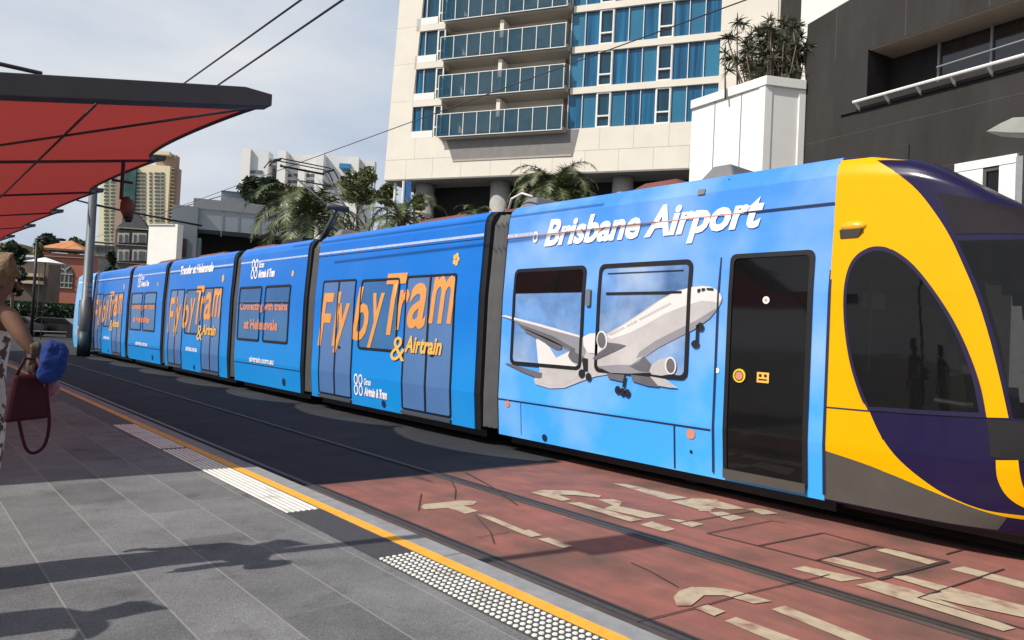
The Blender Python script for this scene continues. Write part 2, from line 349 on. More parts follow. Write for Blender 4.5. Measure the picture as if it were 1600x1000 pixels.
# rails with their grooves and the grimy band beside them
for i, x in enumerate((3.64, 5.24, 7.74, 9.18)):
    for (y0, y1, w) in ((-14, 7.49, .17), (7.49, 130, .11)):
        if i == 0 and y0 < 0: w = .15
        sheet('rail_band', x-w*.6, x+w*.6, y0, y1, .004, M['grime'] if y0 < 0 else M['groove'])
    sheet('rail', x-.028, x+.028, -14, 130, .008, M['steel'])
    sheet('rail_slot', x+.032, x+.062, -14, 130, .008, M['groove'])
sheet('gutter', KX+.002, KX+.26, -14, 7.49, .003, M['grime'])
sheet('yellow_edge_line', 2.795, 2.895, -14, 60, .2445, M['yellow_line'])
sheet('dark_edge_slab', 2.50, 2.79, -14, 60, .2425, M['dark_slab'])
# tactile paving: bars, then studs
b = MB()
for (y0, y1) in ((5.55, 8.9), (9.0, 11.2)):
    for k in range(6):
        x = 2.525+k*.047
        b.hexa([(x-.017, y0, .243), (x+.017, y0, .243), (x+.017, y1, .243), (x-.017, y1, .243), (x-.011, y0, .250), (x+.011, y0, .250), (x+.011, y1, .250), (x-.011, y1, .250)])
b.build('tactile_paving', M['white_stud'], label='strip of ribbed white tactile bars beside the yellow platform line', cat='tactile paving')
b = MB(); y = 4.15; r_ = 0
while y > .9:
    for k in range(6):
        x = 2.53+k*.047; vs = []
        for (rr_, z) in ((.0165, .243), (.0135, .249), (.008, .2505)):
            vs += [(x+rr_*math.cos(a*math.pi/4), y+rr_*math.sin(a*math.pi/4), z) for a in range(8)]
        b.add(vs, [(j*8+a, j*8+(a+1) % 8, (j+1)*8+(a+1) % 8, (j+1)*8+a) for j in range(2) for a in range(8)]+[tuple(range(16, 24))])
    y -= .047
b.build('tactile_paving', M['white_stud'], smooth=False, label='strip of round white tactile studs beside the yellow platform line, nearest the camera', cat='tactile paving')

ZP_ = [0]
def zpoly(mb, pts, z, sc=1, ox=0, oy=0):
    ZP_[0] += 1; z += .0006*(ZP_[0] % 7)
    mb.add([(*(atz(ox+p[0]/sc, oy+p[1]/sc, 0).xy), z) for p in pts], [tuple(range(len(pts)))])
def tri(o):
    bm = bmesh.new(); bm.from_mesh(o.data)
    for f in bm.faces: f.normal_update()
    for f in bm.faces:
        if f.normal.z < 0: f.normal_flip()
    bmesh.ops.triangulate(bm, faces=bm.faces); bm.to_mesh(o.data); bm.free(); return o
b = MB()
A = dict(sc=3.333, ox=640, oy=700)
for p in ([(60, 308), (75, 295), (290, 274), (352, 280), (330, 300), (280, 302), (358, 330), (290, 345), (200, 315), (75, 322)],
          [(352, 350), (395, 347), (600, 432), (560, 440)], [(560, 440), (620, 428), (690, 458), (630, 468)], [(665, 478), (725, 470), (855, 515), (800, 525)],
          [(632, 235), (690, 222), (860, 225), (1000, 252), (985, 262), (860, 248), (775, 246), (840, 272), (790, 280)],
          [(822, 290), (890, 286), (1210, 378), (1150, 388)], [(980, 270), (1060, 268), (1110, 282), (1090, 305), (1335, 355), (1230, 368), (1010, 318), (1060, 300)],
          [(1060, 186), (1130, 190), (1450, 262), (1340, 272)], [(1200, 402), (1260, 385), (1385, 425), (1330, 440)],
          [(1360, 282), (1480, 265), (1600, 270), (1600, 292), (1500, 282), (1590, 318), (1540, 332)],
          [(1340, 372), (1400, 375), (1530, 402), (1470, 410)]):
    zpoly(b, p, .0045, **A)
A = dict(sc=3.077, ox=1080, oy=740)
for p in ([(60, 590), (0, 640), (-70, 640), (-85, 600), (-60, 570), (0, 550), (110, 552), (200, 565), (390, 618), (300, 630), (160, 590)],
          [(10, 650), (75, 635), (165, 668), (110, 690)], [(160, 712), (215, 692), (620, 840), (540, 870)], [(385, 655), (450, 638), (1010, 860), (930, 880)],
          [(485, 460), (545, 448), (830, 508), (720, 522)], [(620, 418), (690, 405), (945, 468), (880, 480)], [(885, 372), (950, 360), (1185, 428), (1140, 440)],
          [(790, 540), (900, 520), (1060, 560), (1560, 748), (1500, 762)], [(960, 500), (1030, 495), (1240, 550), (1640, 650), (1640, 705), (1280, 630), (1120, 590), (1210, 575)],
          [(1245, 462), (1310, 448), (1700, 550), (1700, 580)], [(0, 120), (120, 130), (260, 170), (170, 175), (80, 160), (100, 185), (40, 182)],
          [(85, 190), (150, 185), (260, 215), (190, 230)], [(-60, 240), (0, 232), (60, 245), (0, 262)], [(265, 172), (330, 168), (420, 195), (340, 200)]):
    zpoly(b, p, .0045, **A)
tri(b.build('road_lettering', M['cream_paint'], kind='structure'))
# saw cuts and cracks of the paving
b = MB()
def gcut(pts, w, sc, ox, oy):
    w *= .85
    q = [Vector((*(atz(ox+p[0]/sc, oy+p[1]/sc, 0).xy), .0085)) for p in pts]
    for i in range(len(q)-1):
        d = (q[i+1]-q[i]).normalized(); s = Vector((-d.y, d.x, 0))*w/2
        h_ = Vector((0, 0, .0002*(len(b.f) % 9))); b.add([q[i]-s+h_, q[i]+s+h_, q[i+1]+s+h_, q[i+1]-s+h_], [(3, 2, 1, 0)])
A = (3.077, 1080, 740)
for p, w in (([(75, 290), (330, 352), (615, 425), (905, 512)], .022), ([(75, 290), (385, 230), (450, 240)], .016), ([(325, 350), (635, 288), (860, 350)], .022),
             ([(600, 422), (890, 352), (1235, 425)], .025), ([(905, 512), (1235, 425)], .05), ([(1090, 602), (1505, 462)], .018), ([(1090, 602), (1700, 780)], .02),
             ([(0, 655), (290, 575), (665, 490)], .014), ([(-60, 240), (300, 183)], .02), ([(1225, 392), (1320, 365), (1600, 412)], .02), ([(-260, 720), (0, 655)], .014)):
    gcut(p, w, *A)
A = (3.333, 640, 700)
for p, w in (([(340, 350), (420, 440), (440, 500)], .012), ([(215, 165), (240, 220), (235, 270)], .012), ([(350, 470), (520, 440)], .010), ([(290, 130), (420, 200), (560, 300)], .02),
             ([(60, 240), (45, 330)], .01), ([(1150, 600), (1260, 650), (1400, 730)], .012)):
    gcut(p, w, *A)
tri(b.build('paving_joint', mat('joint_dirt', (.045, .030, .026), .9), kind='structure'))
# sunlit pale slip of paving just outside the parked side of the far track
# ================================================================== TRAM
D = atz(775, 680, .22).x; XC = D+1.325
TF = Frame((D, 0), (0, -1))
PROF = [(.05, .24), (0, .8), (0, 2.3), (.06, 3.46), (.10, 3.58), (.19, 3.66), (.45, 3.705)]
def lean(z):
    if z <= PROF[0][1]: return PROF[0][0]
    for (a, za), (c, zc) in zip(PROF, PROF[1:]):
        if z <= zc: return a+(c-a)*(z-za)/(zc-za)
    return PROF[-1][0]
def side(u, z, off): return Vector((D+lean(z)-off, -u, z))
def su(px, py): return -atx(px, py, D).y
def sz(px, py): return atx(px, py, D).z
def cut(bm, axis, vals):
    for v in vals:
        no_ = [0, 0, 0]; no_[axis] = 1; co = [0, 0, 0]; co[axis] = v
        bmesh.ops.bisect_plane(bm, geom=bm.verts[:]+bm.edges[:]+bm.faces[:], plane_co=co, plane_no=no_, dist=1e-5)
def decal(name, src, off, m, parent, fn=side, cuts=((1, (.8, 2.3)),), smooth=False, thick=0, **k):
    """src: list of outlines in (u,z) or a bmesh lying in (u,z); laid on the bodywork fn(u,z,off)"""
    if isinstance(src, list):
        bm = bmesh.new()
        for pts in src:
            f = bm.faces.new([bm.verts.new((p[0], p[1], 0)) for p in pts])
        bmesh.ops.triangulate(bm, faces=bm.faces)
    else: bm = src
    for ax, vals in cuts: cut(bm, ax, vals)
    if thick:
        r = bmesh.ops.extrude_face_region(bm, geom=bm.faces[:])
        for v in r['geom']:
            if isinstance(v, bmesh.types.BMVert): v.co.z = 1
    for v in bm.verts: v.co = fn(v.co.x, v.co.y, off+(thick if v.co.z < .5 else 0))
    bmesh.ops.recalc_face_normals(bm, faces=bm.faces)
    c = Vector((XC, sum(v.co.y for v in bm.verts)/max(1, len(bm.verts)), 1.7))
    if not thick:
        for f in bm.faces:
            f.normal_update()
            if f.normal.dot(f.calc_center_median()-c) < 0: f.normal_flip()
    me = bpy.data.meshes.new(name); bm.to_mesh(me); bm.free(); me.materials.append(m)
    if smooth: me.polygons.foreach_set('use_smooth', [True]*len(me.polygons))
    return link(name, me, parent, **k)
def text_bm(s, bold=0.0, shear=0.0):
    cu = bpy.data.curves.new('t', 'FONT'); cu.body = s; cu.offset = bold; cu.shear = shear; cu.resolution_u = 3
    o = bpy.data.objects.new('t', cu); COL.objects.link(o)
    me = bpy.data.meshes.new_from_object(o.evaluated_get(bpy.context.evaluated_depsgraph_get()))
    bm = bmesh.new(); bm.from_mesh(me); bpy.data.objects.remove(o); bpy.data.curves.remove(cu); bpy.data.meshes.remove(me)
    return bm
def fit(bm, u0, u1, z0, z1, slant=0):
    xs = [v.co.x for v in bm.verts]; ys = [v.co.y for v in bm.verts]
    a, c, e, f = min(xs), max(xs), min(ys), max(ys)
    for v in bm.verts:
        k = (v.co.y-e)/(f-e)
        v.co = Vector((u0+(v.co.x-a)/(c-a)*(u1-u0), z0+k*(z1-z0)+(v.co.x-a)/(c-a)*slant, 0))
    return bm
def merge(bms):
    out = bmesh.new()
    for b_ in bms:
        me = bpy.data.meshes.new('x'); b_.to_mesh(me); out.from_mesh(me); b_.free(); bpy.data.meshes.remove(me)
    return out
def rr(u0, u1, z0, z1, r, n=4):
    o = []
    for cx, cz, a0 in ((u1-r, z1-r, 0), (u0+r, z1-r, 90), (u0+r, z0+r, 180), (u1-r, z0+r, 270)):
        for i in range(n+1):
            a = R_(a0+90*i/n); o.append((cx+r*math.cos(a), cz+r*math.sin(a)))
    return o
def ring(outer, inner):
    bm = bmesh.new(); n = len(outer)
    a = [bm.verts.new((p[0], p[1], 0)) for p in outer]; c = [bm.verts.new((p[0], p[1], 0)) for p in inner]
    for i in range(n): bm.faces.new((a[i], a[(i+1) % n], c[(i+1) % n], c[i]))
    return bm
def window(par, u0, u1, z0, z1, m, r=.07, w=.045, tr=None, off=.004):
    g = decal('window', [rr(u0+.01, u1-.01, z0+.01, z1-.01, r)], off, m, par)
    decal('window_frame', ring(rr(u0, u1, z0, z1, r), rr(u0+w, u1-w, z0+w, z1-w, r*.7)), .010, M['black'], g, thick=.008)
    if tr is not None:
        decal('transom', [[(u0+w, tr-.016), (u1-w, tr-.016), (u1-w, tr+.016), (u0+w, tr+.016)]], .010, M['black'], g, thick=.004)
    return g
def strip(name, u0, z0, u1, z1, w, m, par, off=.006):
    d = Vector((u1-u0, z1-z0, 0)).normalized(); s = Vector((-d.y, d.x, 0))*w/2
    return decal(name, [[(u0-s.x, z0-s.y), (u1-s.x, z1-s.y), (u1+s.x, z1+s.y), (u0+s.x, z0+s.y)]], off, m, par)

tram = thing('tram', (XC, 22, 0), 'long articulated tram with blue airport advertising and a yellow and navy cab', 'tram')
YE = [  # (near end, far end)
 (3.575, 8.62), (9.22, 14.95), (15.52, 19.50), (20.05, 25.72), (26.25, 30.35), (30.85, 36.5), (36.95, 40.2)]
def body(name, y0, y1, m, z0=.24):
    b = MB(); pr = [(D+a, max(z, z0)) for a, z in PROF]; pr = pr+[(2*XC-x, z) for x, z in reversed(pr)]
    n = len(pr); vs = [(x, y0, z) for x, z in pr]+[(x, y1, z) for x, z in pr]
    b.add(vs, [(i, (i+1) % n, n+(i+1) % n, n+i) for i in range(n)]+[tuple(range(n)), tuple(range(2*n-1, n-1, -1))])
    o = b.build(name, m, tram); return o
cars = [body('carriage', *YE[0], M['wrap_sky'])]+[body('carriage', *YE[i], M['wrap_blue']) for i in range(1, 6)]
# far cab: a rounded nose, mirrored from the near one, is built further down
# bellows, folded rubber between the carriages
for i in range(6):
    y0, y1 = YE[i][1], YE[i+1][0]; b = MB(); n = 5
    for k in range(n):
        a = y0+(y1-y0)*k/n; c = y0+(y1-y0)*(k+1)/n; mid = (a+c)/2
        for (p, q, xa, xc, mi_) in ((a, a+.4*(mid-a), .20, .148, 1), (a+.4*(mid-a), mid, .148, .07, 0), (mid, c, .07, .20, 0)):  # valley facets black: crease shade put into the colour
            pr = lambda e: [(D+e, .30), (D+e-.02, .8), (D+e-.02, 2.3), (D+e+.05, 3.42), (D+e+.16, 3.60), (2*XC-D-e-.16, 3.60), (2*XC-D-e, 2.3), (2*XC-D-e, .30)]
            A_, B_ = pr(xa), pr(xc); vs = [(x, p, z) for x, z in A_]+[(x, q, z) for x, z in B_]
            b.add(vs, [(j, j+1, 9+j, 8+j) for j in range(7)], mi_)
    o = b.build('bellows', [M['bellow'], M['black']], tram)
    for ya, yb in ((y0-.02, y0+.05), (y1-.13, y1+.02)):
        b = MB(); pr = [(D+.02+a, z-.012 if z > 3 else z) for a, z in PROF]; pr = pr+[(2*XC-x, z) for x, z in reversed(pr)]; n = len(pr)
        b.add([(x, ya, z) for x, z in pr]+[(x, yb, z) for x, z in pr], [(k, (k+1) % n, n+(k+1) % n, n+k) for k in range(n)]+[tuple(range(n)), tuple(range(2*n-1, n-1, -1))])
        b.build('bellows_frame', M['black'], o)
# underframe and bogies, dark below the skirts
b = MB()
for y0, y1 in YE[:6]: b.box(D+.30, 2*XC-D-.30, y0, y1, .10, .40)
b.box(D+.4, 2*XC-D-.4, 1.4, 3.6, .14, .45)
ux = b.build('underframe', M['black'], tram)
for yc in (6.4, 17.5, 28.3):
    for dy in (-.9, .9):
        for x in (7.74, 9.18): b = MB(); b.tube([(x-.05, yc+dy, .31), (x+.08, yc+dy, .31)], .30, 16); b.build('bogie_wheel', M['groove'], ux)
# roof equipment
def roofunit(y0, y1, h, m, x0=.42, sl=.25):
    b = MB(); b.hexa([(D+x0, y0, 3.68), (2*XC-D-x0, y0, 3.68), (2*XC-D-x0, y1, 3.68), (D+x0, y1, 3.68),
                     (D+x0+.15, y0+sl, 3.68+h), (2*XC-D-x0-.15, y0+sl, 3.68+h), (2*XC-D-x0-.15, y1-sl, 3.68+h), (D+x0+.15, y1-sl, 3.68+h)])
    return b
for y0, y1, h, nm in ((3.9, 5.0, .03, 'roofgrey'), (5.7, 6.7, .15, 'roofred'), (8.2, 9.5, .08, 'roofred'), (10.2, 12.0, .13, 'roofred'), (14.0, 15.6, .10, 'roofred'), (18.4, 20.2, .12, 'roofred'),
                      (22, 24.6, .13, 'roofred'), (26.8, 29, .15, 'roofred'), (31, 33.5, .15, 'roofred')):
    roofunit(y0, y1, h, M[nm]).build('roof_unit', M[nm], tram, bevel=.02)
for y0, y1 in ((5.05, 5.6), (8.55, 9.05), (15.0, 15.45)):
    b = roofunit(y0, y1, (.25 if y0 < 6 else .24), None, .5, .15); b.build('air_conditioner', M['roofgrey'], tram, bevel=.03)
b = MB(); b.tube([(7.75, 9.35, 3.75), (7.6, 9.1, 3.90), (7.6, 8.85, 3.96), (7.6, 8.6, 3.88)], .018, 8); b.build('roof_cable_hose', M['white_frame'], tram, smooth=True)

# ---- first carriage: sky picture, airliner, two windows, door
c1 = cars[0]; U = lambda p: su(*p); Zt = lambda p: sz(*p)
def pxr(tl, tr_, br, bl): return ((su(*tl)+su(*bl))/2, (su(*tr_)+su(*br))/2, (sz(*bl)+sz(*br))/2, (sz(*tl)+sz(*tr_))/2)
w1 = pxr((806, 421), (916, 415), (909, 584), (796, 572)); w2 = pxr((938, 411), (1084, 405), (1074, 588), (928, 578))
zb = (w1[2]+w2[2])/2; zt = (w1[3]+w2[3])/2
g1 = window(c1, w1[0], w1[1], zb, zt, M['film_blue'], r=.09, w=.05)
decal('vent_pane', [[(w1[0]+.05, zt-.36), (w1[1]-.05, zt-.36), (w1[1]-.05, zt-.055), (w1[0]+.05, zt-.055)]], .009, M['dglass'], g1)
g2 = window(c1, w2[0], w2[1], zb, zt, M['film_blue'], r=.09, w=.05)
decal('transom', [[(w2[0]+.15, zt-.40), (w2[1]-.13, zt-.40), (w2[1]-.13, zt-.37), (w2[0]+.15, zt-.37)]], .012, M['black'], g2, thick=.004)
decal('transom', [[(w2[0]+.15, zt-.13), (w2[1]-.13, zt-.13), (w2[1]-.13, zt-.12), (w2[0]+.15, zt-.12)]], .012, M['seam'], g2, thick=.004)
# airliner picture, printed on the wrap in flat tones
ZP = lambda p: (su(760+p[0]/4, 420+p[1]/4), sz(760+p[0]/4, 420+p[1]/4))
gr = {k: mat('print_grey_'+k, c, .35, v, 2.2) for k, c, v in (('white', (.70, .69, .68), .05), ('light', (.50, .48, .48), .14), ('mid', (.27, .27, .30), .12), ('dark', (.13, .13, .15), .2), ('black', (.02, .02, .025), .2))}
air = None; lay = [.012]
def pic(pts, tone, step=.0006, par=None):
    global air
    lay[0] += step
    o = decal('airliner_picture' if air is None else 'airliner_detail', [[ZP(p) for p in q] for q in pts], lay[0], gr[tone], air or c1)
    if air is None: air = o
    return o
def ell(cx, cy, rx, ry, rot=0, n=18):
    c, s = math.cos(R_(rot)), math.sin(R_(rot))
    return [(cx+rx*math.cos(2*math.pi*i/n)*c-ry*math.sin(2*math.pi*i/n)*s, cy+rx*math.cos(2*math.pi*i/n)*s+ry*math.sin(2*math.pi*i/n)*c) for i in range(n)]
pic([[(1476, 182), (1468, 158), (1440, 128), (1400, 110), (1350, 106), (1290, 112), (1190, 138), (1080, 198), (960, 280), (850, 352), (750, 408), (700, 440), (640, 425), (540, 520), (440, 600), (330, 610), (345, 650), (300, 690), (312, 722), (400, 748), (490, 745), (600, 702), (690, 672), (800, 655), (900, 622), (1000, 545), (1080, 492), (1200, 430), (1300, 380), (1400, 310), (1455, 240), (1474, 200)]], 'light')
pic([[(1474, 184), (1466, 160), (1438, 132), (1398, 114), (1350, 110), (1290, 116), (1190, 144), (1085, 203), (965, 285), (850, 360), (760, 420), (780, 440), (900, 400), (1000, 350), (1120, 280), (1250, 230), (1350, 200), (1420, 205), (1455, 215)]], 'white')
pic([[(1450, 240), (1400, 308), (1300, 378), (1200, 428), (1080, 490), (1000, 540), (940, 560), (960, 520), (1060, 450), (1200, 380), (1320, 320), (1400, 270)]], 'mid')
pic([[(315, 450), (325, 420), (345, 440), (400, 490), (440, 556), (530, 512), (520, 565), (560, 600), (600, 640), (330, 612), (322, 520)]], 'white')
pic([[(330, 640), (560, 640), (640, 610), (600, 640), (560, 690), (480, 730), (400, 730), (330, 705)]], 'light')
pic([[(98, 295), (120, 290), (330, 342), (470, 382), (600, 420), (632, 470), (625, 520), (600, 575), (540, 520), (480, 490), (330, 400), (160, 318)]], 'mid')
pic([[(98, 295), (120, 290), (330, 342), (470, 382), (600, 420), (600, 432), (460, 396), (320, 356), (120, 302)]], 'white')
pic([[(238, 380), (250, 375), (400, 440), (480, 480), (470, 505), (440, 505), (330, 440), (250, 400)], [(530, 505), (620, 555), (590, 600), (540, 580), (515, 545)], [(200, 340), (420, 420), (560, 500), (560, 520), (420, 460), (220, 365)]], 'dark')
pic([[(120, 592), (140, 590), (355, 652), (350, 682), (330, 685), (240, 650)]], 'dark')
pic([[(610, 425), (650, 405), (720, 400), (735, 500), (700, 530), (640, 525), (612, 480)]], 'white')
pic([ell(728, 445, 34, 58, -4)], 'white'); pic([ell(726, 447, 26, 50, -4)], 'dark')
pic([[(760, 460), (830, 468), (880, 480), (800, 520), (690, 570), (670, 560), (720, 520), (755, 495)]], 'dark')
pic([[(990, 545), (1040, 600), (1045, 650), (990, 650), (900, 655), (780, 650), (700, 610), (820, 600), (910, 600)]], 'mid')
pic([[(990, 545), (1040, 600), (1045, 650), (960, 640), (900, 610), (960, 580)]], 'dark')
pic([[(1025, 640), (1040, 600), (1090, 565), (1160, 552), (1192, 600), (1180, 655), (1100, 668), (1040, 660)]], 'light')
pic([ell(1158, 605, 36, 55, -3)], 'white'); pic([ell(1158, 606, 27, 46, -3)], 'dark')
pic([[(760, 655), (870, 662), (860, 705), (770, 685)], [(910, 662), (1060, 680), (1100, 700), (1080, 738), (1010, 730), (920, 702)]], 'dark')
pic([[(1030, 672), (1130, 690), (1205, 745), (1150, 742), (1080, 730)]], 'light')
pic([[(605, 560), (640, 560), (640, 640), (615, 640)], ell(603, 655, 20, 28), ell(645, 675, 17, 26), [(868, 670), (882, 670), (872, 740), (856, 740)], ell(828, 757, 18, 26), ell(858, 770, 18, 26), ell(888, 777, 18, 26), [(1318, 350), (1334, 350), (1330, 450), (1314, 450)], ell(1312, 470, 25, 24), ell(1345, 362, 20, 26)], 'black')
pic([[(1325, 128), (1345, 124), (1342, 142), (1326, 150)], [(1352, 122), (1374, 121), (1372, 134), (1352, 140)], [(1382, 120), (1424, 122), (1426, 134), (1384, 132)]], 'black')
pic([[(780+i*13.2, 408-i*6.9), (787+i*13.2, 404-i*6.9), (788+i*13.2, 410-i*6.9), (781+i*13.2, 414-i*6.9)] for i in range(29) if i not in (7, 13)], 'mid')
_al = [air]+[o for o in list(COL.objects) if o.parent == air]
_b = MB(); _ms = list(gr.values())
for o in _al:
    mi_ = _ms.index(o.data.materials[0]); _b.add([v.co for v in o.data.vertices], [tuple(p.vertices) for p in o.data.polygons], mi_)
for o in _al: bpy.data.objects.remove(o)
air = _b.build('airliner_picture', _ms, c1)
# lettering
up = lambda a, c: (su(*a), su(*c))
u0 = su(848, 385); u1 = su(1192, 305)
zbl = (sz(848, 384)+sz(1170, 352))/2; zcap = sz(852, 343)
print('BA', u0, u1, sz(848, 384), sz(1170, 354), zcap, sz(1022, 325), sz(1182, 305))
tb = text_bm('Brisbane Airport', .035, .28); xs = [v.co.x for v in tb.verts]; sx_ = (u1-u0)/(max(xs)-min(xs))
capz = .72; ks = (sz(852, 343)-sz(848, 384))/capz; x0 = min(xs)
for v in tb.verts: v.co = Vector((u0+(v.co.x-x0)*sx_, zbl+.0+v.co.y*ks*.98, 0))
decal('lettering', tb, .013, M['white'], c1)
cu_, cz_ = su(834, 370), sz(834, 370)
decal('round_emblem', ring([(cu_+.055*math.cos(a*.524), cz_+.085*math.sin(a*.524)) for a in range(12)], [(cu_+.028*math.cos(a*.524), cz_+.045*math.sin(a*.524)) for a in range(12)]), .013, M['white'], c1)
zl = sz(1304, 316); zs = (sz(776, 624)+sz(1110, 670))/2
strip('panel_seam', su(1160, 336), zl, -YE[0][0], zl, .02, M['seam'], c1, .016)
strip('panel_seam', -YE[0][1], zl, su(1160, 336), zl, .012, M['salmon'], c1, .016)
strip('pale_stripe', -YE[0][1], zl+.03, su(830, 371), zl+.03, .05, M['stripe'], c1, .010)
strip('panel_seam', -YE[0][1], zs, su(1110, 670), zs, .02, M['seam'], c1)
us = (su(1130, 282)+su(1112, 745))/2
strip('panel_seam', us, .3, us, 3.6, .022, M['seam'], c1, .017)
strip('panel_seam', su(1052, 700), .26, su(1052, 700), zs, .022, M['seam'], c1)
strip('panel_seam', su(938, 330), zl+.02, su(938, 330), 3.6, .010, M['seam'], c1)
strip('panel_seam', su(812, 660), .3, su(812, 660), zs, .008, M['seam'], c1)
# door
d = pxr((1143, 401), (1267, 395), (1256, 768), (1133, 750))
zd = .34
dr = decal('door', [rr(d[0], d[1], zd, d[3], .05)], .006, M['dglass'], c1)
decal('door_frame', ring(rr(d[0]-.03, d[1]+.03, zd-.06, d[3]+.03, .07), rr(d[0]+.02, d[1]-.02, zd, d[3]-.02, .05)), .010, M['black'], dr, thick=.01)
decal('door_step', [[(d[0]-.02, .27), (d[1]+.02, .27), (d[1]+.02, .37), (d[0]-.02, .37)]], .012, M['skirt'], dr, thick=.03)
bu, bz = su(1157, 587), sz(1157, 587)
circ = lambda r, n=20, uu=0, zz=0: [(uu+r*math.cos(2*math.pi*i/n), zz+r*math.sin(2*math.pi*i/n)) for i in range(n)]
bt = decal('door_button', [circ(.075, 20, bu, bz)], .016, mat('button_yellow', (.75, .55, .03), .4), dr, thick=.012)
decal('button_centre', [circ(.045, 16, bu, bz)], .030, M['salmon'], bt)
decal('button_ring', ring(circ(.055, 16, bu, bz), circ(.047, 16, bu, bz)), .031, M['black'], bt)
su_, sz_ = su(1193, 590), sz(1193, 590)
stk = decal('door_sticker', [[(su_-.07, sz_-.055), (su_+.07, sz_-.055), (su_+.07, sz_+.055), (su_-.07, sz_+.055)]], .014, M['gold'], dr)
decal('sticker_symbol', [circ(.018, 8, su_-.03, sz_+.02), circ(.018, 8, su_+.03, sz_+.02), [(su_-.05, sz_-.03), (su_+.05, sz_-.03), (su_+.05, sz_-.015), (su_-.05, sz_-.015)]], .016, M['black'], stk)
su_, sz_ = su(1198, 469), sz(1198, 469)
stk = decal('round_sticker', [circ(.04, 14, su_, sz_)], .014, M['white'], dr)
decal('sticker_symbol', [circ(.018, 8, su_, sz_)], .016, M['salmon'], stk)
# small hatches and marks on the first carriage
for px, py, r, mm in ((793, 631, .05, 'salmon'), (1079, 678, .06, 'salmon'), (1121, 579, .03, 'white'), (1078, 706, .02, 'black')):
    decal('round_mark', [circ(r, 12, su(px, py), sz(px, py))], .008, M[mm], c1)
decal('roof_vent', [rr(su(1086, 298), su(1097, 300), sz(1091, 303), sz(1091, 294), .01)], .012, M['roofgrey'], c1, thick=.004)
decal('door_sensor', [rr(su(918, 450), su(925, 450), sz(922, 478), sz(922, 452), .02)], .012, M['roofgrey'], c1, thick=.02)
decal('sand_hole', [circ(.05, 12, su(848, 684), sz(848, 684))], .012, M['seam'], c1)

# ---- the carriages with doors ("Fly by Tram") and the window carriages
def glyphs(s, spans, z0, z1, bold, shear):
    """each letter fitted to its own span (u0,u1,z0,z1)"""
    return merge([fit(text_bm(c, bold, shear), a, e, f, g) for c, (a, e, f, g) in zip(s, spans)])
B2 = YE[1]
def logo(par, u, z, s, lines=('Gtram', 'Airtrain & Tram')):
    bms = []
    for k, (du, dz) in enumerate(((0, .62), (.55, .62), (0, 0), (.55, 0))):
        rx, rz = (.25, .33)
        bms.append(ring([(u+s*(du+rx*math.cos(a*.42)), z+s*(dz+rz*math.sin(a*.42))) for a in range(15)], [(u+s*(du+(rx-.10)*math.cos(a*.42)), z+s*(dz+(rz-.11)*math.sin(a*.42))) for a in range(15)]))
    bms.append(fit(text_bm(lines[0], .03, .2), u+s*.95, u+s*1.75, z+s*.35, z+s*.75))
    bms.append(fit(text_bm(lines[1], .05, .2), u+s*.95, u+s*3.5, z-s*.28, z+s*.25))
    decal('logo', merge(bms), .012, M['white'], par)
def flower(par, u, z, r=.085):
    o = decal('sun_mark', merge([fit(text_bm('o', .09, 0), 0, 1, 0, 1)]) if False else [circ(r*.5, 10, u+r*.6*math.cos(a*1.2566), z+r*.8*math.sin(a*1.2566)) for a in range(5)], .010, M['gold'], par)
    return o
zstr = sz(620, 382)
# measured on the second carriage
ref = -B2[0]
q = lambda px, py: (su(px, py)-ref, sz(px, py))
dA = pxr((504, 441), (554, 437), (548, 620), (498, 613)); dB = pxr((636, 432), (711, 428), (703, 649), (627, 637)); wn = pxr((565, 437), (626, 433), (619, 550), (559, 545))
print('car2', [round(v-ref, 2) if i < 2 else round(v, 2) for r_ in (dA, dB, wn) for i, v in enumerate(r_)], 'stripe', zstr)
ztd = (dA[3]+dB[3])/2; zbd = (dA[2]+dB[2])/2
def span(pl, pr, pt, pb):  # letter box from px: left x, right x, top y, bottom y at mid
    m_ = (pl+pr)/2; my = (pt+pb)/2
    return (su(pl, my)-ref, su(pr, my)-ref, sz(m_, pb), sz(m_, pt))
SP = [span(499, 521, 458, 541), span(521, 532, 456, 541), span(522, 546, 474, 552), span(552, 577, 448, 533), span(576, 600, 458, 545),
      span(602, 634, 427, 524), span(620, 640, 452, 516), span(638, 667, 442, 514), span(672, 711, 431, 506)]
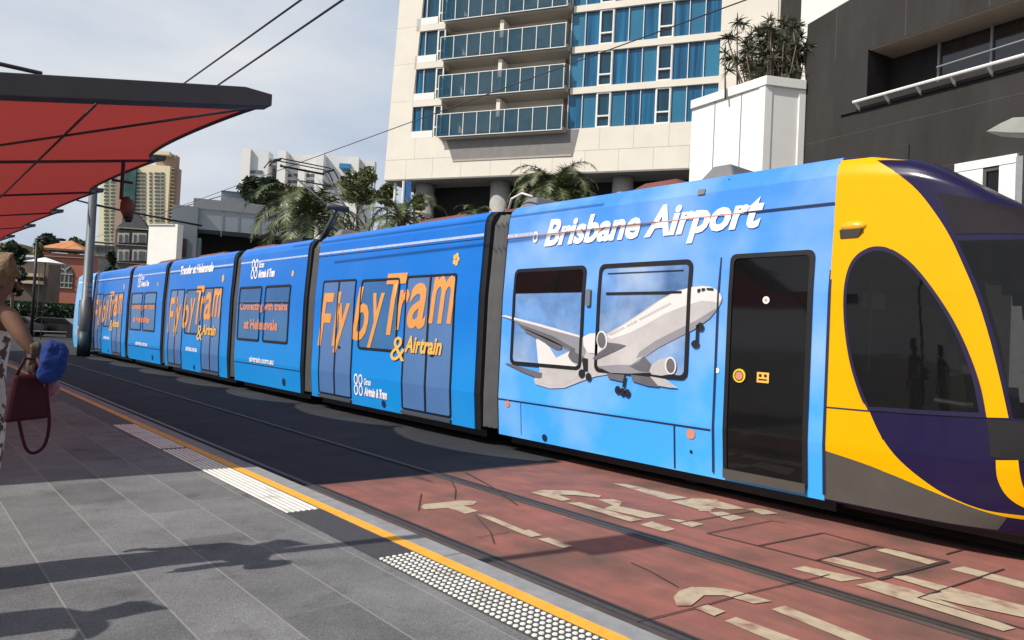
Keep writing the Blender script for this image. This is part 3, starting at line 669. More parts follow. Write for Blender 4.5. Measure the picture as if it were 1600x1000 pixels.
def doorcar(i, url=None, top=None, lg=True):
    c = cars[i]; y0, y1 = YE[i]; o = -y0; k = (y1-y0)/(B2[1]-B2[0]); X = lambda u: o+(u-ref)*k; X2 = lambda u: o+u*k
    for (a, e) in ((dA[0], dA[1]), (dB[0], dB[1])):
        a, e = X(a), X(e); mid = (a+e)/2
        g = decal('door', [rr(a, e, zbd, ztd, .04)], .005, M['door_film'], c)
        decal('door_frame', ring(rr(a-.02, e+.02, zbd-.03, ztd+.02, .05), rr(a+.015, e-.015, zbd, ztd-.015, .04)), .009, M['black'], g, thick=.008)
        strip('door_gap', mid, zbd, mid, ztd, .05, M['black'], g, .015)
        decal('door_step', [[(a-.02, .26), (e+.02, .26), (e+.02, zbd-.05), (a-.02, zbd-.05)]], .012, M['skirt'], g, thick=.03)
        decal('door_mark', [rr(mid+.12, mid+.22, 1.30, 1.35, .01)], .012, M['navy'], g)
    window(c, X(wn[0]), X(wn[1]), wn[2], wn[3], M['film'], r=.08, w=.04)
    sh = .23
    decal('lettering', glyphs('Flyby', [(X2(a), X2(e), f, g) for a, e, f, g in SP[:5]], 0, 0, .018, .25), .0125, M['orange'], c)
    decal('lettering', glyphs('Tram', [(X2(a), X2(e), f, g) for a, e, f, g in SP[5:]], 0, 0, .018, .25), .0130, M['orange'], c)
    s_ = span(634, 692, 524, 555); tb = fit(text_bm('Airtrain', .03, .25), X2(s_[0]), X2(s_[1]), s_[2]+.02, s_[3]-.02)
    s_ = span(612, 634, 526, 564); tb = merge([tb, fit(text_bm('&', .0, .1), X2(s_[0]), X2(s_[1]), s_[2], s_[3])])
    decal('lettering', tb, .022, M['gold'], c)
    strip('pale_stripe', -y1, zstr, -y0, zstr, .045, M['stripe'], c, .006)
    strip('pale_stripe', -y1, zstr-.06, -y0, zstr-.06, .012, M['seam'], c, .006)
    flower(c, X(su(711, 405)), sz(711, 405))
    strip('panel_seam', X(su(646, 370)), zstr+.05, X(su(646, 370)), 3.6, .010, M['seam'], c)
    decal('sand_hole', [circ(.07, 12, X(su(597, 632)), .36)], .012, M['seam'], c)
    if lg: logo(c, X(su(556, 600)), sz(557, 609), .33)
    if url: decal('lettering', fit(text_bm('airtrain.com.au', .03), X(su(567, 600)), X(su(612, 600)), .82, .96), .012, M['white'], c)
    if top: decal('lettering', fit(text_bm(top, .04, .2), o-(y1-y0)*.80, o-(y1-y0)*.27, zstr-.14, zstr+.14), .013, M['white'], c)
doorcar(1); doorcar(3, url=True, top='Transfer at Helensvale', lg=False); doorcar(5, url=True, lg=False)
ref3 = -YE[2][0]
wA = pxr((374, 448), (409, 447), (405, 535), (371, 531)); wB = pxr((415, 446), (455, 444), (449, 537), (410, 533))
def wincar(i):
    c = cars[i]; y0, y1 = YE[i]; o = -y0; k = (y1-y0)/(YE[2][1]-YE[2][0]); X = lambda u: o+(u-ref3)*k
    for w_ in (wA, wB):
        window(c, X(w_[0]), X(w_[1]), (wA[2]+wB[2])/2, (wA[3]+wB[3])/2, M['film'], r=.07, w=.05, tr=(wA[3]+wB[3])/2-.42)
    a, e = X(wA[0])+.12, X(wB[1])-.1; zc = wA[2]
    decal('lettering', fit(text_bm('Connecting with trains', .04), a, e, zc+.72, zc+.98), .013, M['salmon'], c)
    decal('lettering', fit(text_bm('at Helensvale', .04), a+.35, e-.5, zc+.30, zc+.56), .013, M['salmon'], c)
    strip('pale_stripe', -y1, zstr, -y0, zstr, .04, M['stripe'], c, .006)
    logo(c, X(su(393, 428)), sz(395, 428), .40)
    flower(c, X(su(456, 427)), sz(456, 427), .06)
    z_ = (sz(362, 566)+sz(465, 577))/2; strip('panel_seam', -y1, z_, -y0, z_, .018, M['seam'], c)
    decal('lettering', fit(text_bm('airtrain.com.au', .03), X(su(390, 564)), X(su(428, 567)), z_+.05, z_+.19), .012, M['white'], c)
    decal('sand_hole', [circ(.09, 12, X(su(442, 590)), .42)], .012, M['seam'], c)
wincar(2); wincar(4)

# ---- cab
YS = 3.02; TM = 3.0
LT = [(.24, 1.6), (.5, 2.0), (.9, 2.2), (1.3, 2.2), (1.8, 2.05), (2.3, 1.75), (2.8, 1.60), (3.2, 1.49), (3.43, 1.36), (3.6, 1.26), (3.705, 1.15)]
def Ln(z):
    z = min(max(z, LT[0][0]), LT[-1][0])
    for i in range(len(LT)-1):
        if z <= LT[i+1][0]:
            p0 = LT[max(i-1, 0)]; p1 = LT[i]; p2 = LT[i+1]; p3 = LT[min(i+2, len(LT)-1)]; h = p2[0]-p1[0]; k = (z-p1[0])/h
            m1 = (p2[1]-p0[1])/(p2[0]-p0[0])*h; m2 = (p3[1]-p1[1])/(p3[0]-p1[0])*h
            return (2*k**3-3*k*k+1)*p1[1]+(k**3-2*k*k+k)*m1+(-2*k**3+3*k*k)*p2[1]+(k**3-k*k)*m2
def F0(t, z):
    p = F00(t, z); tt = min(t, 2*TM-t); k = min(max((tt+.56)/2.28, 0), 1); k = k*k*(3-2*k)
    p.z -= .65*k*max(0, (z-2.7)/1.0)**1.27
    return p
def F00(t, z):
    w = 1.325-lean(z)
    if t <= 0: return Vector((XC-w, YS-t, z))
    if t > 2*TM: return Vector((XC+w, YS+(t-2*TM), z))
    th = t/TM*math.pi/2; c, s = math.cos(th), math.sin(th); p = .76
    return Vector((XC-w*math.copysign(abs(c)**p, c), YS-Ln(z)*s**p, z))
def cabf(t, z, off):
    p = F0(t, z)
    if off == 0: return p
    a = F0(t+.01, z)-F0(t-.01, z); c = F0(t, min(z+.01, 3.70))-F0(t, z-.01); n = a.cross(c)
    if n.length < 1e-9: return p
    n.normalize()
    if n.dot(p-Vector((XC, YS, 1.8))) < 0: n = -n
    return p+n*off
def proj(p):
    c = RM.transposed() @ (p-CAMP); return 800+FPX*c.x/-c.z, 500-FPX*c.y/-c.z
GR = [(t/10, z/10, *proj(F0(t/10, z/10))) for t in range(-5, 27) for z in range(3, 38)]
def inv(px, py):
    t, z, _, _ = min(GR, key=lambda g: (g[2]-px)**2+(g[3]-py)**2)
    for _ in range(25):
        x, y = proj(F0(t, z)); e = 1e-3
        x1, y1 = proj(F0(t+e, z)); x2, y2 = proj(F0(t, z+e))
        a, c, b_, d_ = (x1-x)/e, (y1-y)/e, (x2-x)/e, (y2-y)/e; det = a*d_-b_*c
        if abs(det) < 1e-3: break
        rx, ry = px-x, py-y; t += .7*(rx*d_-ry*b_)/det; z += .7*(a*ry-c*rx)/det
        z = min(max(z, .24), 3.70); t = min(max(t, -.62), 3)
    return t, z
def spl(pts, n=5):
    o = []
    for i in range(len(pts)-1):
        p0 = pts[max(i-1, 0)]; p1 = pts[i]; p2 = pts[i+1]; p3 = pts[min(i+2, len(pts)-1)]
        for k in range(n):
            s = k/n; o.append(tuple(.5*(2*p1[j]+(p2[j]-p0[j])*s+(2*p0[j]-5*p1[j]+4*p2[j]-p3[j])*s*s+(3*p1[j]-p0[j]-3*p2[j]+p3[j])*s**3) for j in (0, 1)))
    return o+[pts[-1]]
nose = MB(); zs_ = [.24+i*.04 for i in range(81)]+[3.47, 3.50, 3.53, 3.56, 3.59, 3.62, 3.65, 3.68, 3.705]; zs_ = sorted(set(round(z, 3) for z in zs_ if z <= 3.705)); ts_ = [-.553, -.28]+[k*.075 for k in range(0, 81)]+[6.28, 6.553]
for z in zs_:
    for t in ts_: nose.v.append(F0(t, z))
nt_ = len(ts_); CC = ((0, ts_), (1, zs_))
for i in range(len(zs_)-1):
    for j in range(nt_-1): nose.f.append((i*nt_+j, i*nt_+j+1, (i+1)*nt_+j+1, (i+1)*nt_+j)); nose.mi.append(0)
for j in range(nt_//2-1): a_ = (len(zs_)-1)*nt_; nose.f.append((a_+j, a_+j+1, a_+nt_-2-j, a_+nt_-1-j)); nose.mi.append(0)
assert nt_ % 2 == 1
j = nt_//2-1; nose.f.append((a_+j, a_+j+1, a_+j+2)); nose.mi.append(0)
nose.f.append(tuple(j for j in range(nt_-1, -1, -1))); nose.mi.append(0)
cab = nose.build('cab', M['navy'], tram, smooth=True)
def cabdecal(name, outl, off, m, par, pxs=True, **k):
    pts = [inv(*p) for p in outl] if pxs else outl
    q_ = [pts[0]]
    for p in pts[1:]:
        if abs(p[0]-q_[-1][0])+abs(p[1]-q_[-1][1]) > 1e-3: q_.append(p)
    return decal(name, [q_], off, m, par, fn=cabf, cuts=CC, smooth=True, **k)
arc = spl([(1370, 251), (1385, 260), (1402, 271), (1433, 297), (1460, 331), (1484, 369), (1506, 416), (1527, 467), (1545, 524), (1562, 590), (1576, 653)])
low = spl([(1358, 641), (1376, 680), (1402, 715), (1440, 748), (1484, 776), (1540, 797), (1604, 806)])
bot = spl([(1604, 812), (1565, 806), (1520, 793), (1450, 765), (1360, 728), (1286, 703)])
te = -(YE[0][0]-YS)+.0
yl = [inv(*p) for p in arc]+[inv(1536, 652)]+[inv(*p) for p in low]+[inv(*p) for p in bot]
lz = [p for p in yl]; lz[-1] = (te, lz[-1][1])
yl = lz+[(te, 1.0+.3*k) for k in range(0, 9)]+[(te, 3.62)]+[(te+.3, 3.64), (te+.6, 3.64)]
yl = [p for i, p in enumerate(yl) if not (p[0] == te and i > len(lz)-1 and p[1] <= lz[-1][1])]
ov = spl([(1358, 640), (1344, 608), (1331, 565), (1323, 515), (1321, 470), (1324, 438), (1333, 412), (1349, 396), (1370, 389), (1394, 394), (1424, 415), (1455, 452), (1485, 498), (1508, 546), (1526, 598), (1536, 650)])
ic = [inv(*p) for p in ov]
ar_ = lambda P_: sum(P_[i][0]*P_[(i+1) % len(P_)][1]-P_[(i+1) % len(P_)][0]*P_[i][1] for i in range(len(P_)))
ih = ic[::-1] if ar_(ic)*ar_(yl) > 0 else ic[:]
kz = min(range(len(yl)), key=lambda i: abs(yl[i][1]-1.9)+10*abs(yl[i][0]-te)); kl = min(range(len(ih)), key=lambda i: ih[i][0])
yl = yl[:kz+1]+ih[kl:]+ih[:kl]+[(ih[kl][0]+.001, ih[kl][1]+.003)]+[(yl[kz][0], yl[kz][1]+.003)]+yl[kz+1:]
yel = cabdecal('yellow_panel', yl, .004, M['yellow'], cab, pxs=False)
skb = [inv(*p) for p in bot]; skb[-1] = (te, skb[-1][1])
cabdecal('grey_skirt', skb[4:]+[(te, .26), (0, .26), (.5, .26), (.9, .27)], .003, M['skirt'], cab, pxs=False)
cx_, cz2 = sum(p[0] for p in ic)/len(ic), sum(p[1] for p in ic)/len(ic)
decal('window_surround', ring([(p[0]+(p[0]-cx_)*.045, p[1]+(p[1]-cz2)*.04 if p[1] > 1.25 else p[1]-.01) for p in ic], [(p[0]-(p[0]-cx_)*.04, p[1]-(p[1]-cz2)*.03) for p in ic]), .0125, mat('surround_dark_blue', (.02, .015, .05), .3), cab, fn=cabf, cuts=CC, smooth=True)
cabg = mat('tinted_cab_glass', (.006, .006, .006), .03, .2, 1, spec=.4, alpha=.80)
sw = cabdecal('side_window', ic, .010, cabg, cab, pxs=False)
# windscreen wrapping the front, and the destination glass above it
ws = [inv(*p) for p in spl([(1583, 653), (1569, 587), (1552, 521), (1534, 463), (1514, 414), (1496, 376)])]
zt_ = ws[-1][1]; wsl = ws+[(2*TM-p[0], p[1]) for p in reversed(ws)]
wsl = [ws[0]]+ws[1:]+[(ws[-1][0]+(2*TM-2*ws[-1][0])*k/20, zt_) for k in range(1, 20)]+[(2*TM-p[0], p[1]) for p in reversed(ws)]+[(2*TM-ws[0][0]-(2*TM-2*ws[0][0])*k/20, ws[0][1]) for k in range(1, 20)]
cabdecal('windscreen', wsl, .005, cabg, cab, pxs=False)
dg = [inv(*p) for p in ((1492, 366), (1464, 301))]
dgl = [dg[0], dg[1]]+[(dg[1][0]+(2*TM-2*dg[1][0])*k/16, dg[1][1]) for k in range(1, 17)]+[(2*TM-dg[0][0], dg[0][1])]+[(2*TM-dg[0][0]-(2*TM-2*dg[0][0])*k/16, dg[0][1]) for k in range(1, 16)]
cabdecal('destination_glass', dgl, .006, mat('sign_glass', (.020, .015, .018), .08, .3, 1, spec=.35), cab, pxs=False)
# lamp panel and the yellow hook below it
lp = [inv(*p) for p in ((1541, 654), (1547, 714))]
cabdecal('lamp_panel', [lp[0], lp[1]]+[(lp[1][0]+.62, lp[1][1]), (lp[0][0]+.62, lp[0][1])], .006, M['black'], cab, pxs=False)
hk = spl([(1556, 719), (1558, 745), (1568, 768), (1584, 784), (1606, 795), (1632, 800)])
hi = [(1632, 786), (1612, 778), (1600, 763), (1594, 742), (1591, 719)]
cabdecal('yellow_hook', [inv(*p) for p in hk]+[inv(*p) for p in spl(hi)], .006, M['yellow'], cab, pxs=False)
gb = inv(1607, 676)
cabdecal('round_logo', [(gb[0]+.10+.12*math.cos(a*.314), gb[1]+.13*math.sin(a*.314)) for a in range(20)], .012, M['white'], cab, pxs=False)
cabdecal('round_logo_centre', [(gb[0]+.10+.075*math.cos(a*.314), gb[1]+.085*math.sin(a*.314)) for a in range(20)], .014, M['navy'], cab, pxs=False)
# side indicator lamp
i0 = inv(1334, 354); p0 = cabf(i0[0], i0[1], .0)
b = MB(); b.sphere(p0, .13, 14, 8, sc=(.38, 1.0, .42)); b.build('indicator_lamp', mat('amber_lamp', (.80, .42, .02), .25, spec=.6), cab, smooth=True)
b = MB(); b.hexa([p0+Vector(v) for v in ((-.02, -.05, -.11), (.04, -.05, -.11), (.04, .12, -.11), (-.02, .12, -.11), (-.045, -.1, -.03), (.04, -.1, -.03), (.04, .12, -.03), (-.045, .12, -.03))]); b.build('lamp_housing', M['skirt'], cab)
strip('panel_seam', -YE[0][0], .3, -YE[0][0], 3.6, .03, M['seam'], c1, .009)
zz = inv(1300, 636)[1]; cabdecal('panel_seam', [(te, zz), (inv(1358, 641)[0], inv(1358, 641)[1]), (inv(1358, 641)[0], inv(1358, 641)[1]-.014), (te, zz-.014)], .008, M['seam'], cab, pxs=False)
def inside(t, z, poly):
    r = False; n = len(poly)
    for i in range(n):
        (x0, y0), (x1, y1) = poly[i], poly[(i+1) % n]
        if (y0 > z) != (y1 > z) and t < (x1-x0)*(z-y0)/(y1-y0)+x0: r = not r
    return r
bm = bmesh.new(); bm.from_mesh(cab.data); bm.verts.ensure_lookup_table(); nz_ = len(zs_)
kill = []
for f_ in bm.faces:
    if len(f_.verts) != 4: continue
    pv = [(ts_[v.index % nt_], zs_[v.index//nt_]) for v in f_.verts]
    if max(p[0] for p in pv)-min(p[0] for p in pv) > .5: continue
    if all(inside(*p, ic) for p in pv) or all(inside(*p, wsl) for p in pv) or all(inside(6-p[0], p[1], ic) for p in pv): kill.append(f_)
bmesh.ops.delete(bm, geom=kill, context='FACES'); bm.to_mesh(cab.data); bm.free()
_m = M['skirt']; mint = mat('cab_interior_grey', (.10, .10, .105), .7)
b = MB(); b.box(D+.12, 2*XC-D-.12, 1.3, 3.45, .55, .62); b.build('cab_floor', _m, cab)
b = MB(); b.box(D+.10, 2*XC-D-.10, 3.40, 3.46, .62, 3.3); b.build('cab_partition', mint, cab)
b = MB(); b.box(XC-.85, XC+.85, 1.35, 1.85, .62, 1.38); b.box(XC-.85, XC+.85, 1.30, 2.0, 1.38, 1.44); b.build('driver_desk', mint, cab, bevel=.04)
b = MB(); b.box(XC-.28, XC+.28, 2.35, 2.85, 1.02, 1.14); b.build('driver_seat', M['black'], cab, bevel=.04)
b = MB(); b.hexa([(XC-.26, 2.82, 1.14), (XC+.26, 2.82, 1.14), (XC+.26, 2.92, 1.14), (XC-.26, 2.92, 1.14), (XC-.22, 2.92, 1.85), (XC+.22, 2.92, 1.85), (XC+.22, 3.0, 1.85), (XC-.22, 3.0, 1.85)]); b.build('seat_back', M['black'], cab, bevel=.03)
b = MB(); b.tube([(D+.30, 2.2, 1.30), (D+.32, 2.45, 1.28), (D+.32, 2.7, 1.30)], .03, 8); b.tube([(D+.28, 3.3, .6), (D+.28, 3.3, 2.7)], .02, 8); b.build('grab_rail', M['steel_grey'], cab)
b = MB(); b.box(D+.28, D+.60, 3.30, 3.38, 2.15, 2.32); b.build('cab_notice', M['white_frame'], cab)
b = MB(); b.tube([(XC-.95, YS-1.98, 1.52), (XC-.55, YS-2.12, 1.95), (XC-.50, YS-1.88, 2.45)], .018, 6); b.build('wiper', M['black'], cab)
b = MB(); b.box(XC-1.0, XC-.4, 1.55, 1.95, .12, .24); b.build('coupler_guard', M['skirt'], tram)
# far cab
fc = MB(); n = 0
def F7(t, z):
    p = F0(t, z); y = (p.y-YS); return Vector((p.x, 40.2-y*.9, z))
for z in zs_[::4]+[3.705]:
    for t in [0]+[k*.3 for k in range(1, 20)]+[6.0]: fc.v.append(F7(t, z)); 
nn = 21; nr = len(fc.v)//nn
for i in range(nr-1):
    for j in range(nn-1): fc.f.append((i*nn+j, i*nn+j+1, (i+1)*nn+j+1, (i+1)*nn+j)); fc.mi.append(0)
fc.f.append(tuple((nr-1)*nn+j for j in range(nn))); fc.mi.append(0)
bd7 = body('carriage', 36.95, 40.2, M['wrap_pale'])
for i, q_ in enumerate(fc.f[:-1]): k = i % (nn-1); fc.mi[i] = 1 if k in (2, 3, 16, 17) else (2 if 4 <= k <= 15 and 4 < i//(nn-1) < 17 else 0)
cab2 = fc.build('cab', [M['wrap_pale'], M['yellow'], M['dglass']], tram, smooth=True)
window(bd7, -39.6, -38.2, 1.25, 2.45, M['film_blue'], r=.07, w=.05, tr=2.2)
window(bd7, -37.9, -37.1, .5, 2.55, M['dglass'], r=.05, w=.05)
strip('pale_stripe', -40.2, zstr, -36.95, zstr, .05, M['white'], bd7)
decal('airliner_picture', [[(-40.0, 1.0), (-39.3, 1.3), (-38.4, 2.1), (-38.2, 2.15), (-38.3, 1.9), (-39.2, .9), (-39.9, .8)]], .012, gr['light'], bd7)
decal('airliner_detail', [[(-39.6, 1.2), (-38.9, .9), (-38.8, .6), (-39.7, .9)]], .0125, gr['dark'], bd7)

# ---- pantograph
pg = MB(); a = lambda px, py, x=XC: atx(px, py, x)
y_base = 17.4; zk = 4.66
pk = Vector((XC, 16.75, zk))
pt_ = MB(); pt_.box(XC-.75, XC+.75, 17.0, 18.0, 3.78, 3.86)
for x in (-.6, .6): pt_.bar((XC+x, 17.05, 3.7), (XC+x, 17.05, 3.8), .08, .1); pt_.bar((XC+x, 17.95, 3.7), (XC+x, 17.95, 3.8), .08, .1)
pan = pt_.build('pantograph_base', M['black'], tram)
b = MB(); b.tube([(XC, 17.6, 3.86), pk], [.06, .05], 8); b.tube([(XC+.12, 17.75, 3.86), pk+Vector((.1, .12, -.12))], .025, 6); b.build('lower_arm', mat('pantograph_grey', (.07, .07, .075), .5), pan, smooth=True)
yh = 18.9; zh = 6.03
b = MB(); b.tube([pk+Vector((-.28, 0, 0)), pk+Vector((.28, 0, 0))], .07, 8)
b.tube([pk+Vector((-.25, 0, 0)), (XC-.62, yh-.05, zh-.12)], [.03, .022], 6); b.tube([pk+Vector((.25, 0, 0)), (XC+.62, yh-.05, zh-.12)], [.03, .022], 6)
b.tube([(XC-.45, yh-.9, zh-.62), (XC+.45, yh-.9, zh-.62)], .02, 6); b.build('upper_arm', MATS['pantograph_grey'], pan, smooth=True)
b = MB()
for dy in (-.17, .17):
    b.tube([(XC-.98, yh+dy, zh-.24), (XC-.86, yh+dy, zh-.05), (XC-.7, yh+dy, zh+.02), (XC+.7, yh+dy, zh+.02), (XC+.86, yh+dy, zh-.05), (XC+.98, yh+dy, zh-.24)], .016, 6)
for x in (-.75, .75): b.bar((XC+x, yh-.3, zh-.03), (XC+x, yh+.3, zh-.03), .05, .05)
b.tube([(XC-.62, yh, zh-.14), (XC+.62, yh, zh-.14)], .03, 6)
b.build('collector_head', M['black'], pan, smooth=True)

# ================================================================== CANOPY
XT, YT, ZT, RISE = 3.2, 8.35, 4.13, .20
TIPS = [(425, 165), (250, 250), (155, 300), (97, 336)]
tips = [atx(*p, XT) for p in TIPS]
ys = [tips[0].y+(tips[3].y-tips[0].y)/3*k for k in range(9)]
ZT = sum(p.z for p in tips)/4
print('canopy', ys, ZT)
XB = -3.2
cz = lambda x, dz=0: ZT+(x-XT)*RISE+dz
cn = thing('platform_canopy', (XB, ys[0], .24), 'wing shaped canopy of red shade cloth with dark grey end beam over the platform', 'canopy')
b = MB()   # end beam, tapered tip
pr = [(XB, cz(XB, 0)), (XT-.28, cz(XT-.28, -.02)), (XT, cz(XT, -.01)), (XT, cz(XT, .12)), (XT-.30, cz(XT-.30, .19)), (XB, cz(XB, .22))]
n = len(pr); vs = [(x, ys[0]-.0, z) for x, z in pr]+[(x, ys[0]+.22, z) for x, z in pr]
b.add(vs, [tuple(range(n)), tuple(range(2*n-1, n-1, -1))]+[(i, n+i, n+(i+1) % n, (i+1) % n) for i in range(n)])
b.build('end_beam', M['beam'], cn, bevel=.01)
for y in ys[1:]:
    b = MB(); b.tube([(XB, y, cz(XB, -.0)), (XT-.1, y, cz(XT-.1, -.0))], .022, 8)
    b.hexa([(XT-.20, y-.05, cz(XT-.20, -.03)), (XT+.02, y-.05, cz(XT, .0)), (XT+.02, y+.05, cz(XT, .0)), (XT-.20, y+.05, cz(XT-.20, -.03)),
            (XT-.20, y-.05, cz(XT-.20, .09)), (XT+.02, y-.05, cz(XT, .07)), (XT+.02, y+.05, cz(XT, .07)), (XT-.20, y+.05, cz(XT-.20, .09))])
    b.build('rib', M['beam'], cn)
for k in range(8):      # cloth panels sag between ribs, outer edge scalloped
    b = MB(); nx, ny = 26, 18; y0, y1 = ys[k]+(.1 if k == 0 else 0), ys[k+1]
    for i in range(nx+1):
        for j in range(ny+1):
            v = j/ny; s_ = 4*v*(1-v); xe = XT-.08-(.46 if k == 0 else .40)*s_**.9
            x = XB+(xe-XB)*i/nx; e_ = (i/nx)**3
            z = cz(x, .02)-.16*s_*(1-.3*e_)
            b.v.append(Vector((x, y0+(y1-y0)*v, z)))
    for i in range(nx):
        for j in range(ny): b.f.append((i*(ny+1)+j, (i+1)*(ny+1)+j, (i+1)*(ny+1)+j+1, i*(ny+1)+j+1)); b.mi.append(0)
    cl = b.build('shade_cloth', M['cloth'], cn, smooth=True)
    e = MB(); e.tube([b.v[nx*(ny+1)+j]+Vector((0, 0, -.01)) for j in range(ny+1)], .022, 6); e.build('edge_cable', M['wire'], cl, smooth=True)
# cables crossing under the cloth
b = MB()
def onc(px, py, dz):
    r = ray(px, py); t = (CAMP.z-cz(CAMP.x, dz))/(RISE*r.x-r.z); return CAMP+r*t
for p, q_ in (((150, 163), (0, 309)), ((0, 227), (385, 170))):
    P_, Q_ = onc(*p, -.16), onc(*q_, -.16)
    d_ = (Q_-P_); b.tube([P_-d_*.0, Q_+d_*.12 if q_[0] < 10 else Q_], .013, 6)
b.build('cross_cable', M['wire'], cn, smooth=True)
b = MB()
for y in (ys[0]+.4, ys[2], ys[4], ys[6], ys[8]):
    b = MB(); b.tube([(-2.4, y, .24), (-2.4, y, cz(-2.4, -.05))], .11, 12); b.tube([(-2.4, y, 2.2), (.1, y, cz(.1, -.04))], .05, 8); b.build('support_post', M['beam'], cn, smooth=True)
b = MB(); g0 = aty(-80, 82, ys[0]+.1); g1 = aty(66, 115, ys[0]+.1); b.tube([g0, g1], .02, 6); b.build('stay_cable', M['wire'], cn)
# hanging lamp under the second rib
hp = aty(193, 252, ys[1]); hb = aty(192, 312, ys[1])
hl = thing('hanging_lamp', (hp.x, hp.y, hb.z-.15), 'brown bowl shaped lamp on a dark stem hung from the second canopy rib', 'lamp')
b = MB(); b.tube([(hp.x, hp.y, hp.z+.05), (hp.x, hp.y, hb.z)], .028, 8); b.tube([(hp.x-.14, hp.y, hp.z-.3), (hp.x+.14, hp.y, hp.z-.3)], .02, 6); b.build('stem', M['wire'], hl)
b = MB(); b.tube([(hp.x+.06, hp.y, hb.z+.05), (hp.x+.08, hp.y, hb.z-.02), (hp.x+.09, hp.y, hb.z-.14), (hp.x+.11, hp.y, hb.z-.26)], [.04, .09, .105, .06], 12)
b.build('lamp_shade', mat('brown_shade', (.14, .05, .035), .5), hl, smooth=True)
b = MB(); b.tube([(hp.x+.11, hp.y, hb.z-.25), (hp.x+.11, hp.y, hb.z-.32)], [.07, .04], 12); b.build('diffuser', M['black'], hl, smooth=True)

# ================================================================== WIRES AND POLES
def wire(px0, px1, x, label, r=.012, ext=(.6, .3)):
    A_, B_ = atx(*px0, x), atx(*px1, x); d_ = B_-A_
    b = MB(); b.tube([A_-d_*ext[0], B_+d_*ext[1]], r, 6); o = b.build('overhead_wire', M['wire'], smooth=True)
    tag(o, label, 'cable', 'overhead tram wires')
wire((1165, 0), (480, 250), XC, 'thin contact wire crossing the white tower down to the tram pantograph', .009, (.6, 3))
wire((470, 0), (295, 125), 4.4, 'left one of the two parallel wires running down behind the canopy tip', .016)
wire((535, 0), (348, 128), 4.4, 'right one of the two parallel wires, reaching the canopy beam nearer its tip', .016)
pp = Vector((6.80, 36.3, 0))
pl = thing('catenary_pole', (pp.x, pp.y, 0), 'tall grey steel pole standing between the tracks beside the far end of the tram', 'pole')
b = MB(); b.tube([(pp.x, pp.y, 0), (pp.x, pp.y, 2.4), (pp.x, pp.y, 2.42), (pp.x, pp.y, 7.9)], [.25, .235, .20, .16], 16); b.build('mast', M['pole'], pl, smooth=True)
b = MB(); b.tube([(pp.x, pp.y, 0), (pp.x, pp.y, 1.05)], .26, 16); b.build('base_sleeve', mat('dark_green_band', (.02, .045, .05), .5), pl, smooth=True)
za = 6.55
b = MB(); b.tube([(pp.x-2.6, pp.y, za+.35), (pp.x, pp.y, za)], .035, 8); b.tube([(pp.x, pp.y, za), (pp.x+1.4, pp.y, za-.12), (pp.x+4.6, pp.y, za-.32)], [.05, .04, .05], 8)
b.build('bracket_arm', M['black'], pl, smooth=True)
for dz in (0, .22, .44): 
    b = MB(); b.box(pp.x-.06, pp.x+.14, pp.y-.30, pp.y-.24, 2.55+dz, 2.72+dz); b.build('number_plate', M['steel_grey'], pl)
# slim lamp post and clutter beyond the platform end
def lamp_post(px, pyb, pyt, dist, label, r=.06):
    f = far_frame(px, pyb, dist); p = f.pt(0, 0); zt_ = f.uz(px, pyt)[1]
    t = thing('lamp_post', (p.x, p.y, 0), label, 'lamp post'); b = MB(); b.tube([(p.x, p.y, 0), (p.x, p.y, zt_)], [r*1.3, r], 10); b.build('post', M['black'], t, smooth=True)
    b = MB(); b.tube([(p.x, p.y, zt_-.05), p+f.d*.4+Vector((0, 0, zt_+.12)), p+f.d*1.0+Vector((0, 0, zt_+.1))], [r*.7, r*.6, r*.6], 8); b.build('arm', M['black'], t, smooth=True)
    b = MB(); q_ = p+f.d*1.15+Vector((0, 0, zt_+.07)); b.sphere(q_, .28, 10, 6, sc=(1, .6, .3)); b.build('lamp_head', M['black'], t, smooth=True)
lamp_post(49, 520, 372, 42, 'slim dark lamp post standing before the terracotta house', .07)

# ================================================================== HOTEL TOWER
TD = math.radians(-62.2); n0 = ray(600, 281).normalized()
TO = CAMP+n0*60
T = Frame((TO.x, TO.y), (math.cos(TD), math.sin(TD)))
tw = thing('hotel_tower', (TO.x, TO.y, 0), 'tall cream tower with blue curtained windows and glass fronted balconies', 'building')
ZB = 13.45; ZTOP = 31.5; DEP = -16; FL = 2.925
b = MB()
# end pier with a slightly sloping edge, podium band, right pier
T.poly(b, [(0, ZB), (2.2, ZB), (2.2, 16.55), (2.25, 20), (2.9, ZTOP), (.75, ZTOP)], -1.2, 0)
T.box(b, 2.2, 33, ZB, 16.55, -1.2, 0)
T.box(b, 25.1, 28.6, 16.55, ZTOP, -1.2, 0)
for k in range(6):
    z = 16.55+FL*k
    if k: T.box(b, 2.2, 4.7, z-.46, z, -1.0, 0); T.box(b, 14.9, 25.1, z-.46, z, -1.0, 0)
T.poly(b, [(0, ZB), (.0, ZB+.02), (.75, ZTOP), (14, ZTOP), (14, ZB)], DEP, -1.25)
T.box(b, 14, 33, ZB, ZTOP, DEP, -6)
b.build('wall', M['beige'], tw)
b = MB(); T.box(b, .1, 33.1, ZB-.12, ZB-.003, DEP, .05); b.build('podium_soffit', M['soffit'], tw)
b = MB()
for u in (1.9, 4.2, 6.6, 9, 11.4, 13.8, 16.2, 18.6, 21.0, 23.4): T.box(b, u-.012, u+.012, ZB+.02, 14.95, .001, .004); 
for u in (2.6, 17.2, 19.6, 22.0, 24.4): T.box(b, u-.012, u+.012, 14.98, 16.5, .001, .004)
T.box(b, .1, 24.5, 14.95, 14.98, .001, .004)
for z in (19.5, 22.4, 25.3): T.box(b, .35, 2.1, z, z+.02, .001, .004); T.box(b, 25.2, 28.6, z, z+.02, .001, .004)
b.build('panel_joint', M['beige_joint'], tw)
